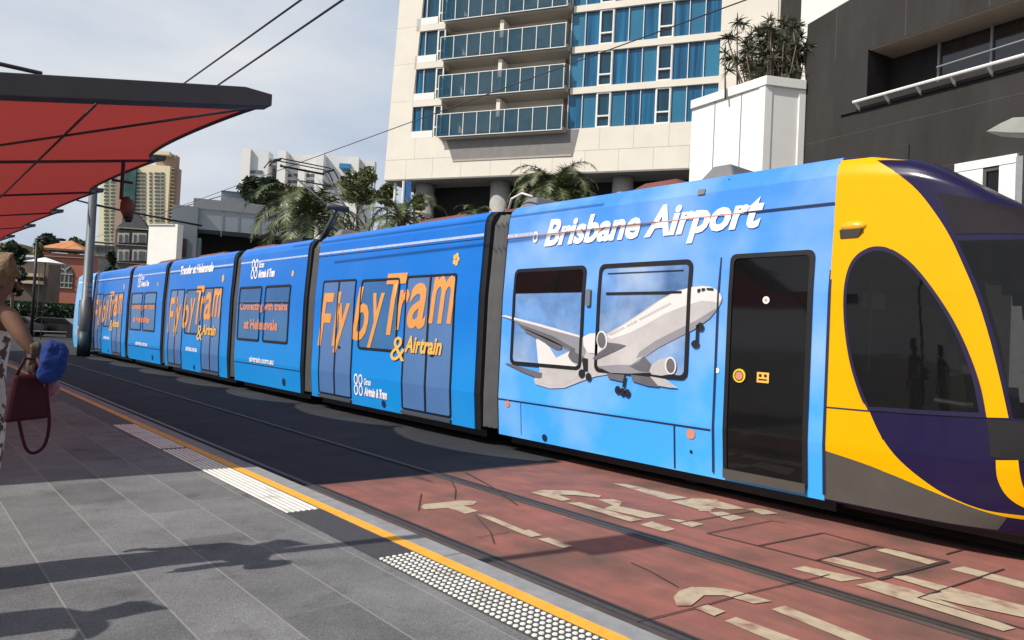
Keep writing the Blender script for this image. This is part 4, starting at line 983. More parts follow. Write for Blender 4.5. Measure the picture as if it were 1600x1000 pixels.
# notch under the lowest balcony
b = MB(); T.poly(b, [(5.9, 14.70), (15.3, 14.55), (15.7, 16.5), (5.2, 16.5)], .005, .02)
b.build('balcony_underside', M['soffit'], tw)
b = MB(); T.box(b, 5.9, 15.2, 14.62, 14.75, .021, .05); b.build('vent_slot', M['beige_joint'], tw)
# windows
def twin(u0, u1, z0, z1, m, opening):
    b = MB(); T.box(b, u0, u1, z0, z1, -.30, -.22); g = b.build('window', m, tw)
    b = MB(); w = .045; T.box(b, u0-w/2, u0+w/2, z0, z1, -.24, -.10)
    if opening:
        w = .09; T.box(b, u0+.02, u0+.02+w, z0, z1, -.218, -.06); T.box(b, u1-w-.02, u1-.02, z0, z1, -.218, -.06)
        T.box(b, u0+.11, u1-.11, z0+.75, z0+.85, -.218, -.06); T.box(b, u0+.11, u1-.11, z0, z0+.09, -.218, -.06); T.box(b, u0+.11, u1-.11, z1-.09, z1, -.218, -.06)
    b.build('window_frame', M['white_frame'], g)
rnd = random.Random(3)
for k in range(5):
    z0 = 16.56+FL*k; z1 = min(z0+FL-.47, ZTOP-.01)
    us_ = [14.75+1.035*i for i in range(11)]
    for i in range(10):
        twin(us_[i], us_[i+1], z0, z1, rnd.choice([M['glass_a'], M['glass_a'], M['glass_b']]) if i not in (2, 6) else M['glass_c'], i in (2, 6))
    for i, (u0, u1) in enumerate(((2.2+.09*k*1.0, 3.0), (3.0, 4.05), (4.05, 4.75))):
        twin(u0, u1, z0+(.55 if i < 2 else 0), z1, [M['glass_a'], M['glass_c'], M['glass_c']][i], i == 2)
    b = MB(); T.box(b, 2.2, 4.05, z0, z0+.55, -.6, 0); b.build('sill_panel', M['white_frame'], tw)
    # balcony: slab, recess, fin, glass balustrade with posts
    b = MB(); T.box(b, 4.9, 14.75, z0-.30, z0+.0, -2.4, .45); T.box(b, 5.0, 14.7, z0-.12, z0+.02, .45, .58)
    bal = b.build('balcony', M['beige_joint'], tw)
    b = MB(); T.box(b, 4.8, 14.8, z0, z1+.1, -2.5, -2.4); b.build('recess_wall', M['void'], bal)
    for u in (5.2, 6.5, 7.8, 10.3, 11.6, 12.9): b = MB(); T.box(b, u, u+1.2, z0+.05, z1-.15, -2.38, -2.34); b.build('balcony_door', M['glass_c'], bal)
    b = MB(); T.box(b, 9.35, 9.65, z0+.01, z1+.02, -2.3, .25); b.build('fin_wall', M['beige'], bal)
    b = MB(); zz0, zz1 = z0-.15, z0+1.5
    T.box(b, 4.75, 14.6, zz0, zz1, .60, .62); T.box(b, 4.75, 4.77, zz0, zz1, -.3, .6); T.box(b, 14.58, 14.6, zz0, zz1, -.1, .6)
    b.build('balustrade_glass', M['bglass'], bal)
    b = MB(); T.box(b, 4.7, 14.65, zz1, zz1+.05, .57, .65); T.box(b, 4.7, 14.65, zz0-.05, zz0, .57, .65); T.box(b, 4.7, 4.76, zz1, zz1+.05, -.3, .57)
    for i in range(10): u = 4.73+i*1.095; T.box(b, u-.025, u+.025, zz0, zz1, .622, .66)
    b.build('balustrade_rail', M['white_frame'], bal)
    if k < 4:
        b = MB(); u = rnd.uniform(11, 12.5); f0 = T.pt(u, z0, .0)
        b.tube([f0+Vector((0, 0, .02)), f0+Vector((0, 0, .74))], .03, 6); b.tube([f0+Vector((0, 0, .74)), f0+Vector((0, 0, .77))], .5, 12); b.build('balcony_table', M['white_frame'], bal)
# recessed grey strip and the next wing to the right
b = MB(); T.box(b, 28.6, 30, 13.6, ZTOP, -3.4, -3.2); b.build('recessed_strip', mat('grey_strip', (.19, .19, .18), .7), tw)
b = MB(); T.box(b, 30.0, 36, 16.55, ZTOP, -1.2, .0); b.build('side_wing', M['white_wall'], tw)
# undercroft: columns, near-black back wall with the shade put into its colour
b = MB(); T.box(b, 1.0, 33, 0, ZB-.13, -3.2, -3.0); b.build('undercroft_shade_wall', M['void'], tw)
for u in (2.8, 9.2, 18.6, 27):
    b = MB(); c = T.pt(u, 0, -1.6); b.tube([c, c+Vector((0, 0, ZB-.14))], .75, 20); b.build('column', mat('column_concrete', (.34, .33, .31), .85), tw, smooth=True)
b = MB(); c = T.pt(.75, 0, -.5); b.tube([c, c+Vector((0, 0, ZB-.14))], .12, 8); b.build('drain_pipe', M['white_frame'], tw)

# ================================================================== WHITE ANNEX AND DARK BUILDING
zA = 10.5
a0, a1, a2 = atz(1082, 158, zA), atz(1197, 119, zA), atz(1258, 127, zA)
a3 = a2+Vector((6, 6, 0)); a4 = a0+Vector((6, 2.5, 0))
wb = thing('white_annex', (a1.x, a1.y, 0), 'white panelled block topped by spiky plants beside the dark building', 'building')
zbl_ = atx(1197, 247, a1.x).z; cc = (a0+a2)/2+Vector((3, 2, 0))
plan = [a0, a1, a2, a3, a4]
b = MB(); b.prism(plan, 6.9, zA-.30); b.build('wall', M['white_wall'], wb)
b = MB(); e = [p+(p-cc).normalized()*.10 for p in plan]; b.prism(e, zA-.30, zA); b.build('parapet', M['white_wall'], wb, bevel=.01)
b = MB()
for t_ in (.30, .66): p = a1.lerp(a0, t_); b.tube([(p.x-.01, p.y, 7.0), (p.x-.01, p.y, zA-.31)], .018, 4)
b.build('panel_joint', M['steel_grey'], wb)
b = MB(); p = a1; q_ = (a2-a1).normalized(); r_ = (a0-a1).normalized()
b.prism([p-q_*.03-r_*.03, p+q_*.22-r_*.03, p+q_*.22+r_*.06, p-q_*.03+r_*.22], 5, zA-.29); b.build('corner_trim', M['white_wall'], wb)
b = MB(); p = a2; b.prism([p-q_*.22-r_*.05, p-r_*.05, p+r_*.2, p-q_*.22+r_*.2], 5, zA-.31); b.build('corner_trim', M['white_wall'], wb)
b = MB(); e = [p+(cc-p).normalized()*.5 for p in plan]; b.prism(e, 0, 6.9); b.build('lower_wall', mat('dark_teal_cladding', (.028, .045, .045), .5), wb)
# dark building
zD = 12.4
d0 = atz(1262, 38, zD); dv = ray(130, hor(130)); dv.z = 0; dv.normalize(); dv = -dv
DF = Frame((d0.x, d0.y), (dv.x, dv.y))
db = thing('dark_building', (d0.x, d0.y, 0), 'charcoal rendered building with a recessed upper window band and white handrail', 'building')
uzp = lambda px, py, off=0: DF.uz(px, py, off)
print('dark', [tuple(round(v, 2) for v in uzp(*p)) for p in ((1262, 38), (1320, 4), (1256, 245), (1355, 75), (1352, 148), (1365, 72), (1600, 8), (1600, 40), (1330, 160), (1600, 85), (1490, 258), (1590, 232), (1600, 300))])
r0 = uzp(1354, 150); r1 = uzp(1600, 85); rt = uzp(1362, 76)[1]; UE = 22
zs0 = r0[1]-.15; zs1 = rt+.0
b = MB()
DF.box(b, 0, r0[0], -.1, zD, -10, 0); DF.box(b, r0[0], UE, -.1, zs0, -10, 0); DF.box(b, r0[0], UE, zs1, zD, -10, 0); DF.poly(b, [(0, zD), (UE, zD), (UE, zD+.16*UE)], -10, 0)
DF.box(b, r0[0], UE, zs0, zs1, -10, -1.15)
b.build('wall', M['dark_wall'], db)
b = MB()
for u in (1.1, 3.4, 5.7, 8.0): DF.box(b, u-.008, u+.008, zs1+.05, zD+.1, .001, .003)
for z in (8.4, 6.9): DF.box(b, .05, UE, z, z+.012, .001, .003)
b.build('render_joint', M['skirt'], db)
b = MB(); DF.poly(b, [(r0[0]+.05, zs1-.02), (UE, zs1-.02), (UE, zs1-.001), (r0[0]+.05, zs1-.001)], -1.14, -.02); b.build('recess_soffit', M['tan'], db)
for k in range(8):
    b = MB(); u = r0[0]+1.6+k*1.45; DF.box(b, u, u+1.38, zs0+.05, zs1-.12, -1.12, -1.08); b.build('window', mat('brown_reflection_glass', (.035, .024, .022), .08, .5, .9, spec=.9), db)  # brownish reflections put into the pane colour
b = MB()
for k in range(9): u = r0[0]+1.53+k*1.45; DF.box(b, u, u+.06, zs0, zs1-.03, -1.10, -1.0)
b.build('window_frame', M['steel_grey'], db)
h0 = uzp(1333, 160, .25); h1 = uzp(1600, 86, .25); zr = (h0[1]+h1[1])/2; print('rail', h0, h1)
b = MB(); b.tube([DF.pt(h0[0], h0[1], .25), DF.pt(h1[0]+6, h1[1]+(h1[1]-h0[1])/(h1[0]-h0[0])*6, .25)], .05, 8)
for k in range(9): u = h0[0]+.08+k*.95; zz = h0[1]+(h1[1]-h0[1])/(h1[0]-h0[0])*(u-h0[0]); b.bar(DF.pt(u, zz-.02, .25), DF.pt(u, zz-.22, .01), .06, .06)
b.build('handrail', M['white_frame'], db, smooth=False)
b = MB(); b.tube([DF.pt(h0[0]+2.2, zr+.55, -.3), DF.pt(h1[0]+6, zr+.75, -.3)], .025, 6); b.build('handrail', M['steel_grey'], db)
l0 = uzp(1312, 178, .08); b = MB(); DF.box(b, l0[0], UE, l0[1]-.05, l0[1]+.04, .002, .07); b.build('ledge', M['dark_wall'], db)
f0 = uzp(1492, 262, .1); f1 = uzp(1590, 234, .1); fz = (f0[1]+f1[1])/2
b = MB(); DF.box(b, f0[0], f1[0], fz-.22, fz, .002, .12); DF.box(b, f1[0]-.42, f1[0], fz-3.2, fz-.22, .002, .10); DF.box(b, f0[0], f0[0]+.72, fz-3.2, fz-.22, .002, .10); b.build('white_surround', M['white_wall'], db)
b = MB(); DF.box(b, f0[0]+.72, f1[0]-.42, fz-3.2, fz-.25, .003, .03); b.build('window', M['dglass'], db)
b = MB(); DF.box(b, f0[0]+.72, f0[0]+.80, fz-3.2, fz-.25, .031, .08); DF.box(b, f0[0]+.8, f1[0]-.42, fz-.33, fz-.25, .031, .08); b.build('window_frame', M['skirt'], db)
b = MB(); u_, z_ = uzp(1405, 232, .1); DF.box(b, u_-.35, u_+.25, z_-.8, z_+.1, .01, .05); b.build('vent_box', M['dark_wall'], db, bevel=.02)
b = MB(); u_ = f1[0]+.02; DF.box(b, u_, u_+.16, 0, fz-.1, .002, .2); b.build('downpipe', M['steel_grey'], db)
b = MB(); DF.box(b, f1[0]+.25, UE, 0, fz-1.9, .01, .5); b.build('lower_panel', M['steel_grey'], db)
# flood lamp at the right edge
lf = DF; q0 = DF.pt(*uzp(1548, 207, 2.2), 2.2); q1 = DF.pt(*uzp(1590, 190, 2.2), 2.2); q2 = DF.pt(*uzp(1612, 200, 2.2), 2.2)
fl = thing('flood_lamp', (q2.x, q2.y, 0), 'pale wedge shaped lamp head on a post before the charcoal building', 'lamp')
dd = DF.d; nn_ = DF.n
b = MB(); w = nn_*.45
lo = [q0+Vector((0, 0, -.02)), q1+Vector((0, 0, -.30)), q2+dd*.9+Vector((0, 0, -.34)), q0+dd*.3+Vector((0, 0, .10)), q1+Vector((0, 0, .05)), q2+dd*.9+Vector((0, 0, .05))]
b.add([p+w*.5 for p in (lo[0], lo[1], lo[2], lo[5], lo[4], lo[3])]+[p-w for p in (lo[0], lo[1], lo[2], lo[5], lo[4], lo[3])], [(0, 1, 2, 3, 4, 5), (11, 10, 9, 8, 7, 6)]+[(i, 6+i, 6+(i+1) % 6, (i+1) % 6) for i in range(6)])
b.build('lamp_head', mat('lamp_grey', (.33, .33, .30), .5), fl, bevel=.02)
b = MB(); pz = q2+dd*.5; b.tube([(pz.x, pz.y, 0), (pz.x, pz.y, pz.z-.3)], .07, 10); b.build('post', M['steel_grey'], fl, smooth=True)

# ================================================================== DISTANT BUILDINGS
DMAX = [99]
def bld(name, px, py, dist, label, cat='building', rot=0, dmax=99):
    f = far_frame(px, py, dist); DMAX[0] = dmax
    if rot: c_, s_ = math.cos(R_(rot)), math.sin(R_(rot)); f = Frame(f.o, (f.d.x*c_-f.d.y*s_, f.d.x*s_+f.d.y*c_))
    p = f.pt(0, 0); t = thing(name, (p.x, p.y, 0), label, cat); return f, t
def rect(f, b, x0, y0, x1, y1, a_, c_, mi=0, base=False):   # px rectangle -> box between offsets
    u0, z1 = f.uz(x0, y0); u1, z0 = f.uz(x1, y1); a_ = max(a_, -DMAX[0])
    f.box(b, u0, u1, 0 if base else z0, z1, a_, c_, mi)
# cream apartment tower
f, t = bld('apartment_tower', 215, 400, 280, 'very tall cream and yellow apartment tower seen beneath the red canopy', rot=-20, dmax=3)
mcream = mat('cream_tower_wall', (.78, .68, .44), .8, .06, .05); myel = mat('yellow_tower_wall', (.72, .70, .45), .8, .05, .05); mbrn = mat('brown_tower_wall', (.36, .24, .18), .8, .1, .05); mwin = mat('tower_window', (.09, .11, .12), .4, .5, .3); mgr = mat('tower_green_glass', (.03, .09, .08), .3, .4, .2)
b = MB(); rect(f, b, 159, 268, 200, 400, -30, 0, base=True); b.build('wing', myel, t)
b = MB(); rect(f, b, 196, 257, 262, 400, -30, 3, base=True); b.build('wing', mcream, t)
b = MB(); rect(f, b, 246, 241, 268, 400, -30, 1, base=True); rect(f, b, 262, 262, 272, 400, -30, .5, base=True); b.build('wing', mbrn, t)  # brown carries the shaded tone of the tower's right side
b = MB(); rect(f, b, 247, 239, 270, 246, -12, 4); b.build('roof_crown', mcream, t)
b = MB(); rect(f, b, 191, 262, 202, 400, 0, 4.0, base=True); b.build('stair_core', mbrn, t)
b = MB(); rect(f, b, 203, 262, 212, 400, 3.1, 4.2, base=True); b.build('glass_core', mgr, t)
b = MB()
for r in range(22):
    y = 272+r*5.6
    if y > 385: break
    for x0, x1, o_ in ((163, 170, 0), (173, 180, 0), (182, 190, 0), (216, 224, 3), (226, 232, 3), (238, 242, 3), (246, 254, 3.0), (256, 261, 3)):
        if r < 12: b_ = MB(); rect(f, b_, x0, y, x1, y+3.4, o_, o_+.3); b_.build('window', mwin, t)
        else: rect(f, b, x0, y, x1, y+3.4, o_, o_+.3)
b.build('lower_windows', mwin, t, kind='stuff')
for r in range(24): b = MB(); rect(f, b, 263, 264+r*5.6, 274, 265.5+r*5.6, .5, 2.5); b.build('balcony', mcream, t)
# mansard house
f, t = bld('mansard_house', 205, 470, 120, 'old dark mansion with pale arched windows and a steep mansard roof', rot=-15, dmax=3)
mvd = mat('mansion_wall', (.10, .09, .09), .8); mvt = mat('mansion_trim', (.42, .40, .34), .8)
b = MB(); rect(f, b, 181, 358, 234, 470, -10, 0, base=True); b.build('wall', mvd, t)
b = MB(); u0, z0 = f.uz(181, 356); u1, z1 = f.uz(234, 356); ua, za_ = f.uz(195, 330); ub, _ = f.uz(222, 330)
b.hexa([f.pt(u0, z0, 0), f.pt(u1, z0, 0), f.pt(u1, z0, -3), f.pt(u0, z0, -3), f.pt(ua+1, za_, -1), f.pt(ub-1, za_, -1), f.pt(ub-1, za_, -2), f.pt(ua+1, za_, -2)]); b.build('roof', mat('slate_roof', (.05, .05, .055), .8), t)
b = MB(); rect(f, b, 180, 355, 235, 360, 0, .5); rect(f, b, 180, 382, 235, 385, 0, .4); rect(f, b, 180, 410, 235, 413, 0, .4); b.build('cornice', mvt, t)
for (x0, x1) in ((185, 193), (194, 202), (208, 215), (216, 229)):
    for ya, yb in ((364, 380), (390, 408)):
        b = MB(); rect(f, b, x0, ya, x1, yb, .01, .35); g = b.build('window', mvt, t)
        b = MB(); rect(f, b, x0+2.5, ya+3, x1-2, yb, .36, .45); b.build('pane', mwin, g)
f, t = bld('low_grey_building', 160, 460, 125, 'low grey balustraded building between the terracotta house and the mansion', rot=-10, dmax=3)
b = MB(); rect(f, b, 132, 380, 184, 470, -12, -1, base=True); b.build('wall', mat('grey_balustrade_wall', (.26, .26, .24), .8, .3, .6), t)
b = MB(); rect(f, b, 130, 376, 184, 379, -12, -.5); rect(f, b, 130, 398, 184, 402, -1, -.3); b.build('cornice', mat('dirty_cornice', (.36, .35, .32), .8), t)
for k in range(6): b = MB(); rect(f, b, 148+k*6, 384, 151+k*6, 394, -1, -.8); b.build('window', mwin, t)
# terracotta house with arched window
f, t = bld('terracotta_house', 95, 470, 85, 'terracotta house with a hipped tile roof and one big arched window', rot=-22, dmax=3)
mter = mat('terracotta_wall', (.38, .13, .085), .8, .1, .3); mtile = mat('orange_roof_tile', (.50, .20, .085), .8, .2, 1.2, stretch=(1, 1, 4))
b = MB(); rect(f, b, 66, 394, 133, 480, -12, 0, base=True); b.build('wall', mter, t)
b = MB(); rect(f, b, 62, 387, 134, 394, -12.3, .5); rect(f, b, 62, 400, 134, 403, .0, .3); b.build('cornice', mat('dusty_cornice', (.28, .25, .20), .8), t)
b = MB(); u0, z0 = f.uz(63, 387); u1, _ = f.uz(134, 387); ua, za_ = f.uz(103, 373)
b.add([f.pt(u0, z0, .6), f.pt(u1, z0, .6), f.pt(u1, z0, -3.4), f.pt(u0, z0, -3.4), f.pt(ua, za_, -1.6)], [(0, 1, 4), (1, 2, 4), (2, 3, 4), (3, 0, 4), (3, 2, 1, 0)]); b.build('roof', mtile, t)
cu_, cz_ = f.uz(96, 428); u9, _ = f.uz(115, 428); ra = u9-cu_; _, zb9 = f.uz(96, 450)
pts = [(cu_-ra, zb9), (cu_+ra, zb9)]+[(cu_+ra*math.cos(R_(a_)), cz_+ra*math.sin(R_(a_))) for a_ in range(0, 181, 15)]
b = MB(); f.poly(b, pts, .01, .10); g = b.build('window', mwin, t)
b = MB()
for k in range(5): u = cu_-ra*.7+k*ra*.35; b.bar(f.pt(u, zb9, .14), f.pt(u, cz_+(ra*.1 if k else 0), .14), .09, .09)
for z in (zb9+.05, cz_-1.0, cz_): b.bar(f.pt(cu_-ra, z, .14), f.pt(cu_+ra, z, .14), .09, .09)
for a_ in (45, 90, 135): b.bar(f.pt(cu_+ra*.45*math.cos(R_(a_)), cz_+ra*.45*math.sin(R_(a_)), .14), f.pt(cu_+ra*.97*math.cos(R_(a_)), cz_+ra*.97*math.sin(R_(a_)), .14), .09, .09)
arcp = [f.pt(cu_+ra*.45*math.cos(R_(a_)), cz_+ra*.45*math.sin(R_(a_)), .15) for a_ in range(0, 181, 20)]; b.tube(arcp, .06, 5)
b.build('glazing_bar', mat('pale_bar', (.5, .45, .38), .7), g)
# cream shop with balconies further left
f, t = bld('cream_shop', 45, 480, 72, 'cream fronted shop with stacked balconies behind the café umbrella', rot=-22, dmax=3)
b = MB(); rect(f, b, -60, 395, 72, 480, -12, 0, base=True); b.build('wall', mat('dark_brown_shop_wall', (.12, .09, .07), .8, .3, .4), t)  # wall in one dark brown tone with random variation
for y in (427, 438):
    b = MB(); rect(f, b, 30, y, 69, y+7, .01, 1.4); b.build('balcony', mat('cream_balcony', (.55, .44, .30), .8), t)
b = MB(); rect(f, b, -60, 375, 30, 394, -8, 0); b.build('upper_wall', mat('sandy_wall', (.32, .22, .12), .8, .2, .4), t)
f, t = bld('cafe_umbrella', 71, 480, 50, 'pale café umbrella standing in front of the cream shop', 'umbrella')
u_, z_ = f.uz(71, 411); c = f.pt(u_, z_, 0); ap = f.pt(*f.uz(71, 402), 0)
b = MB(); ring_ = [c+Vector((1.25*math.cos(i*.785), 1.25*math.sin(i*.785), 0)) for i in range(8)]; b.add(ring_+[ap], [(i, (i+1) % 8, 8) for i in range(8)]); b.build('umbrella_canopy', M['white_wall'], t)
b = MB(); b.tube([(c.x, c.y, 0), (c.x, c.y, ap.z)], .03, 8); b.build('umbrella_pole', M['black'], t)
# white block and long grey building
f, t = bld('grey_building', 350, 430, 78, 'long low blue grey panelled building with a deep dark opening')
mbg = mat('blue_grey_panel', (.30, .34, .38), .6, .06, .15)
b = MB(); rect(f, b, 303, 325, 470, 372, -8, 0); b.build('upper_wall', mbg, t)
b = MB(); rect(f, b, 270, 320, 302, 470, -6, .4, base=True); rect(f, b, 302, 371, 309, 470, -3, 0, base=True); b.build('wall', mat('grey_wing_wall', (.20, .23, .25), .7, .06, .2), t)
b = MB(); rect(f, b, 309, 355, 560, 470, -8, -4, base=True); b.build('opening', M['void'], t)  # near-black box, the opening's shade put into its colour
b = MB(); rect(f, b, 346, 370, 455, 373, -1, 1.5); b.build('awning', M['black'], t)
b = MB()
for x in (347, 372, 405, 440): rect(f, b, x, 327, x+.6, 370, .01, .04)
rect(f, b, 303, 325, 470, 326.5, .01, .1)
b.build('panel_joint', M['steel_grey'], t)
b = MB(); rect(f, b, 280, 373, 291, 402, .41, .5); b.build('window', mat('plum_glass', (.05, .02, .03), .3), t)
b = MB(); rect(f, b, 346, 286, 395, 325, -14, -5); b.build('roof_block', mat('grey_roof_block', (.25, .28, .31), .7), t)
b = MB(); rect(f, b, 346, 285, 395, 292, -13, -4.9); b.build('roof_band', mat('dark_band', (.10, .12, .13), .7), t)
b = MB(); p = f.pt(*f.uz(302, 320), -2); b.tube([p, p+Vector((0, 0, 1.0))], .06, 6); b.build('roof_post', M['black'], t)
b = MB(); b.tube([f.pt(*f.uz(262, 325), -2), f.pt(*f.uz(345, 297), -4)], .05, 6); b.build('roof_cable', M['wire'], t)
f, t = bld('white_block', 252, 450, 74, 'plain windowless white block in front of the grey building', rot=-42, dmax=.8)
b = MB(); rect(f, b, 233, 350, 272, 450, -3, 0, base=True); b.build('wall', M['white_wall'], t)
b = MB(); rect(f, b, 232.5, 350, 272.5, 351.5, -3, .15); b.build('coping', M['white_frame'], t)
f, t = bld('white_office', 480, 400, 190, 'distant white office block with horizontal dark window bands', rot=-14, dmax=4)
b = MB(); rect(f, b, 384, 234, 411, 400, -25, 0, base=True); rect(f, b, 436, 236, 545, 400, -25, -2, base=True); rect(f, b, 553, 248, 577, 400, -25, -1, base=True); rect(f, b, 545, 262, 553, 400, -25, -4, base=True)
b.build('wall', mat('office_white', (.66, .67, .66), .7, .04, .1), t)
b = MB(); rect(f, b, 380, 233, 384.5, 400, -20, 1, base=True); rect(f, b, 436, 236, 440, 400, -3, 1, base=True); rect(f, b, 466, 262, 469, 400, -2, 0, base=True); rect(f, b, 495, 240, 499, 400, -2, 1, base=True); rect(f, b, 549, 246, 554, 400, -4, 1, base=True); b.build('pier', M['white_frame'], t)
b = MB(); rect(f, b, 411, 258, 436, 400, -25, -4, base=True); b.build('core_wall', mat('grey_core', (.20, .21, .22), .8), t)  # set-back wall in one plain grey
b = MB(); p0, p1 = f.uz(411, 234), f.uz(428, 256); p2 = f.uz(411, 258); f.poly(b, [p0, p1, p2], -20, -1); b.build('stair_roof', mat('office_grey', (.40, .42, .44), .8), t)
for y in (266, 276, 287, 298):
    for xa, xb, dy, o_ in ((385, 397, 0, 0), (398, 410, 0, 0), (441, 452, 3, -2), (454, 465, 3, -2), (470, 481, 3, -2), (483, 494, 3, -2)):
        b = MB(); rect(f, b, xa, y+dy, xb, y+dy+5, o_+.01, o_+.3); b.build('window', mwin, t)
b = MB(); rect(f, b, 532, 257, 549, 265, -4, 1.5); b.build('blue_sign', mat('blue_sign', (.03, .20, .38), .5), t)
# blue banner beside the tower
f, t = bld('street_banner', 634, 330, 52, 'blue vertical banner on a white pole left of the tower columns', 'banner')
b = MB(); c = f.pt(*f.uz(631, 283)); b.tube([(c.x, c.y, 0), (c.x, c.y, c.z)], .10, 8); b.build('pole', M['white_frame'], t)
b = MB(); rect(f, b, 633, 283, 641, 322, -.03, .03); b.build('banner_cloth', mat('banner_blue', (.04, .16, .42), .6, .2, 3), t)
# ================================================================== VEGETATION
def leafcloud(name, clumps, leaf, n, m, par, seed, flat=.6):
    """clumps: (centre, rx, ry, rz); n leaf faces each, denser towards the rim"""
    rn = random.Random(seed); b = MB()
    for c, rx, ry, rz in clumps:
        for _ in range(n):
            d_ = Vector((rn.gauss(0, 1), rn.gauss(0, 1), rn.gauss(0, 1))).normalized()*(rn.random()**.45)*rn.uniform(.85, 1.12)
            p = Vector(c)+Vector((d_.x*rx, d_.y*ry, d_.z*rz))
            a_ = Vector((rn.gauss(0, 1), rn.gauss(0, 1), rn.gauss(0, flat))).normalized(); q_ = a_.cross(Vector((rn.gauss(0, 1), rn.gauss(0, 1), rn.gauss(0, 1)))).normalized()
            l = leaf*rn.uniform(.6, 1.4); w = l*rn.uniform(.35, .6)
            b.add([p-a_*l, p+q_*w, p+a_*l, p-q_*w], [(0, 1, 2, 3)])
    return b.build(name, m, par)
def tree(px, py, rpx, hpx, dist, label, m, seed, kind='tree', nc=9, n=230, leaf=.16, group=None):
    f = far_frame(px, py, dist); u, z = f.uz(px, py); rx = abs(f.uz(px+rpx, py)[0]-u); rz = abs(f.uz(px, py-hpx)[1]-z)
    p = f.pt(0, 0); t = thing(kind, (p.x, p.y, 0), label, 'tree', group); rn = random.Random(seed); cl = []
    for i in range(nc):
        a_ = rn.uniform(0, 6.28); r_ = rn.uniform(.25, .72); h = rn.uniform(-.6, .7)
        k = rn.uniform(.32, .5); cl.append((Vector((p.x+rx*r_*math.cos(a_)*(1-.3*abs(h)), p.y+rx*r_*math.sin(a_)*(1-.3*abs(h)), z+rz*h)), rx*k, rx*k, rz*k*.9))
    leafcloud('crown', cl, leaf, n, m, t, seed)
    b = MB(); b.tube([(p.x, p.y, -.1), (p.x+.1, p.y, z*.5), (p.x, p.y, z-rz*.2)], [rx*.10, rx*.075, rx*.05], 8)
    for c, *_ in cl: b.tube([(p.x, p.y, z-rz*.7), ((p.x+c.x)/2, (p.y+c.y)/2, (z-rz*.7+c.z)/2+.1), c], [rx*.05, rx*.03, rx*.012], 5)
    b.build('trunk', M['bark'], t, smooth=True); return t
def palm(px, py, L_, dist, label, seed, nf=30, group='palms behind the tram', lift=1.0):
    f = far_frame(px, py, dist); z = f.uz(px, py)[1]; p = f.pt(0, 0); t = thing('palm_tree', (p.x, p.y, 0), label, 'palm', group); rn = random.Random(seed)
    b = MB(); b.tube([(p.x, p.y, -.1), (p.x+.05, p.y, z*.5), (p.x, p.y, z-.1), (p.x, p.y, z+.25)], [.30, .24, .26, .12], 10); b.build('trunk', M['bark'], t, smooth=True)
    b = MB()
    for k in range(nf):
        az = k*2.39996+rn.uniform(-.2, .2); el = R_(82-95*(k/nf)**.85+rn.uniform(-7, 7))*lift; l = L_*rn.uniform(.85, 1.1); ns = 26
        h = Vector((math.cos(az), math.sin(az), 0)); pt = Vector((p.x, p.y, z)); s_ = Vector((-h.y, h.x, 0)); e = el; st = l/ns; pts = [pt.copy()]
        for i in range(ns):
            e -= R_(2.1+4.4*i/ns)*(1.25 if el > .3 else .9); pt = pt+(h*math.cos(e)+Vector((0, 0, math.sin(e))))*st; pts.append(pt.copy())
            if i < 3: continue
            q_ = i/ns; ll = L_*.20*math.sin(math.pi*min(1, q_*.92+.10))**.6; d_ = (pts[-1]-pts[-2]).normalized(); up_ = s_.cross(d_)*-1
            if up_.z < 0: up_ = -up_
            for sg in (-1, 1):
                for off_ in (0, .5):
                    o_ = pts[-2].lerp(pts[-1], off_); tip = o_+(s_*sg*.80+d_*.55+up_*rn.uniform(-.15, .35)-Vector((0, 0, rn.uniform(.05, .4)))).normalized()*ll*rn.uniform(.85, 1.1)
                    w_ = d_*.028*L_/2.6; b.add([o_-w_, o_+w_, tip], [(0, 1, 2)])
        b.tube(pts, [.03*L_/2.6*(1-.75*i/ns) for i in range(ns+1)], 4)
    b.build('fronds', M['leaf_palm'], t)
    return t
palm(485, 340, 4.6, 44, 'largest palm, its arching fronds behind the pantograph', 1, 42)
palm(628, 345, 3.3, 42, 'medium palm with drooping fronds between the pantograph and the tower columns', 2, 28)
palm(866, 302, 3.0, 36, 'bushy palm rising in front of the tower undercroft above the tram roof', 3, 54)
palm(742, 338, 1.3, 34, 'small pale palm peeping over the tram roof left of the bushy palm', 4, 24)
tree(408, 300, 36, 24, 83, 'dark bushy tree spilling over the long grey building', M['leaf_dark'], 11, nc=22, n=300, leaf=.26)
tree(468, 306, 24, 18, 66, 'yellow green tree left of the pantograph', M['leaf_yellow'], 12, nc=8, n=200, leaf=.22)
tree(560, 294, 33, 32, 62, 'round olive green tree standing right of the pantograph', M['leaf_olive'], 13, nc=12, n=230, leaf=.18)
tree(606, 305, 22, 24, 64, 'greyish thin tree beside the blue banner', M['leaf_olive'], 14, nc=7, n=120, leaf=.2)
tree(648, 318, 16, 16, 46, 'low green bush at the foot of the blue banner', M['leaf_yellow'], 15, nc=6, n=120, leaf=.16)
tree(74, 382, 24, 20, 110, 'dark tree on the skyline left of the terracotta roof', M['leaf_dark'], 16, nc=8, n=150, leaf=.4)
tree(124, 386, 18, 15, 130, 'low green tree on the skyline behind the terracotta roof', M['leaf_olive'], 17, nc=6, n=120, leaf=.4)
tree(62, 396, 9, 16, 60, 'yellowish street tree beside the slim lamp post', M['leaf_yellow'], 18, nc=6, n=110, leaf=.2)
tree(22, 400, 26, 22, 58, 'dark street tree in front of the cream shop', M['leaf_dark'], 19, nc=9, n=170, leaf=.24)
tree(18, 440, 26, 26, 52, 'dark leafy bush left of the cream shop balconies', M['leaf_dark'], 20, nc=8, n=170, leaf=.2)
tree(174, 412, 11, 18, 95, 'small dark tree before the mansion, right of the grey pole', M['leaf_dark'], 21, nc=7, n=150, leaf=.3)
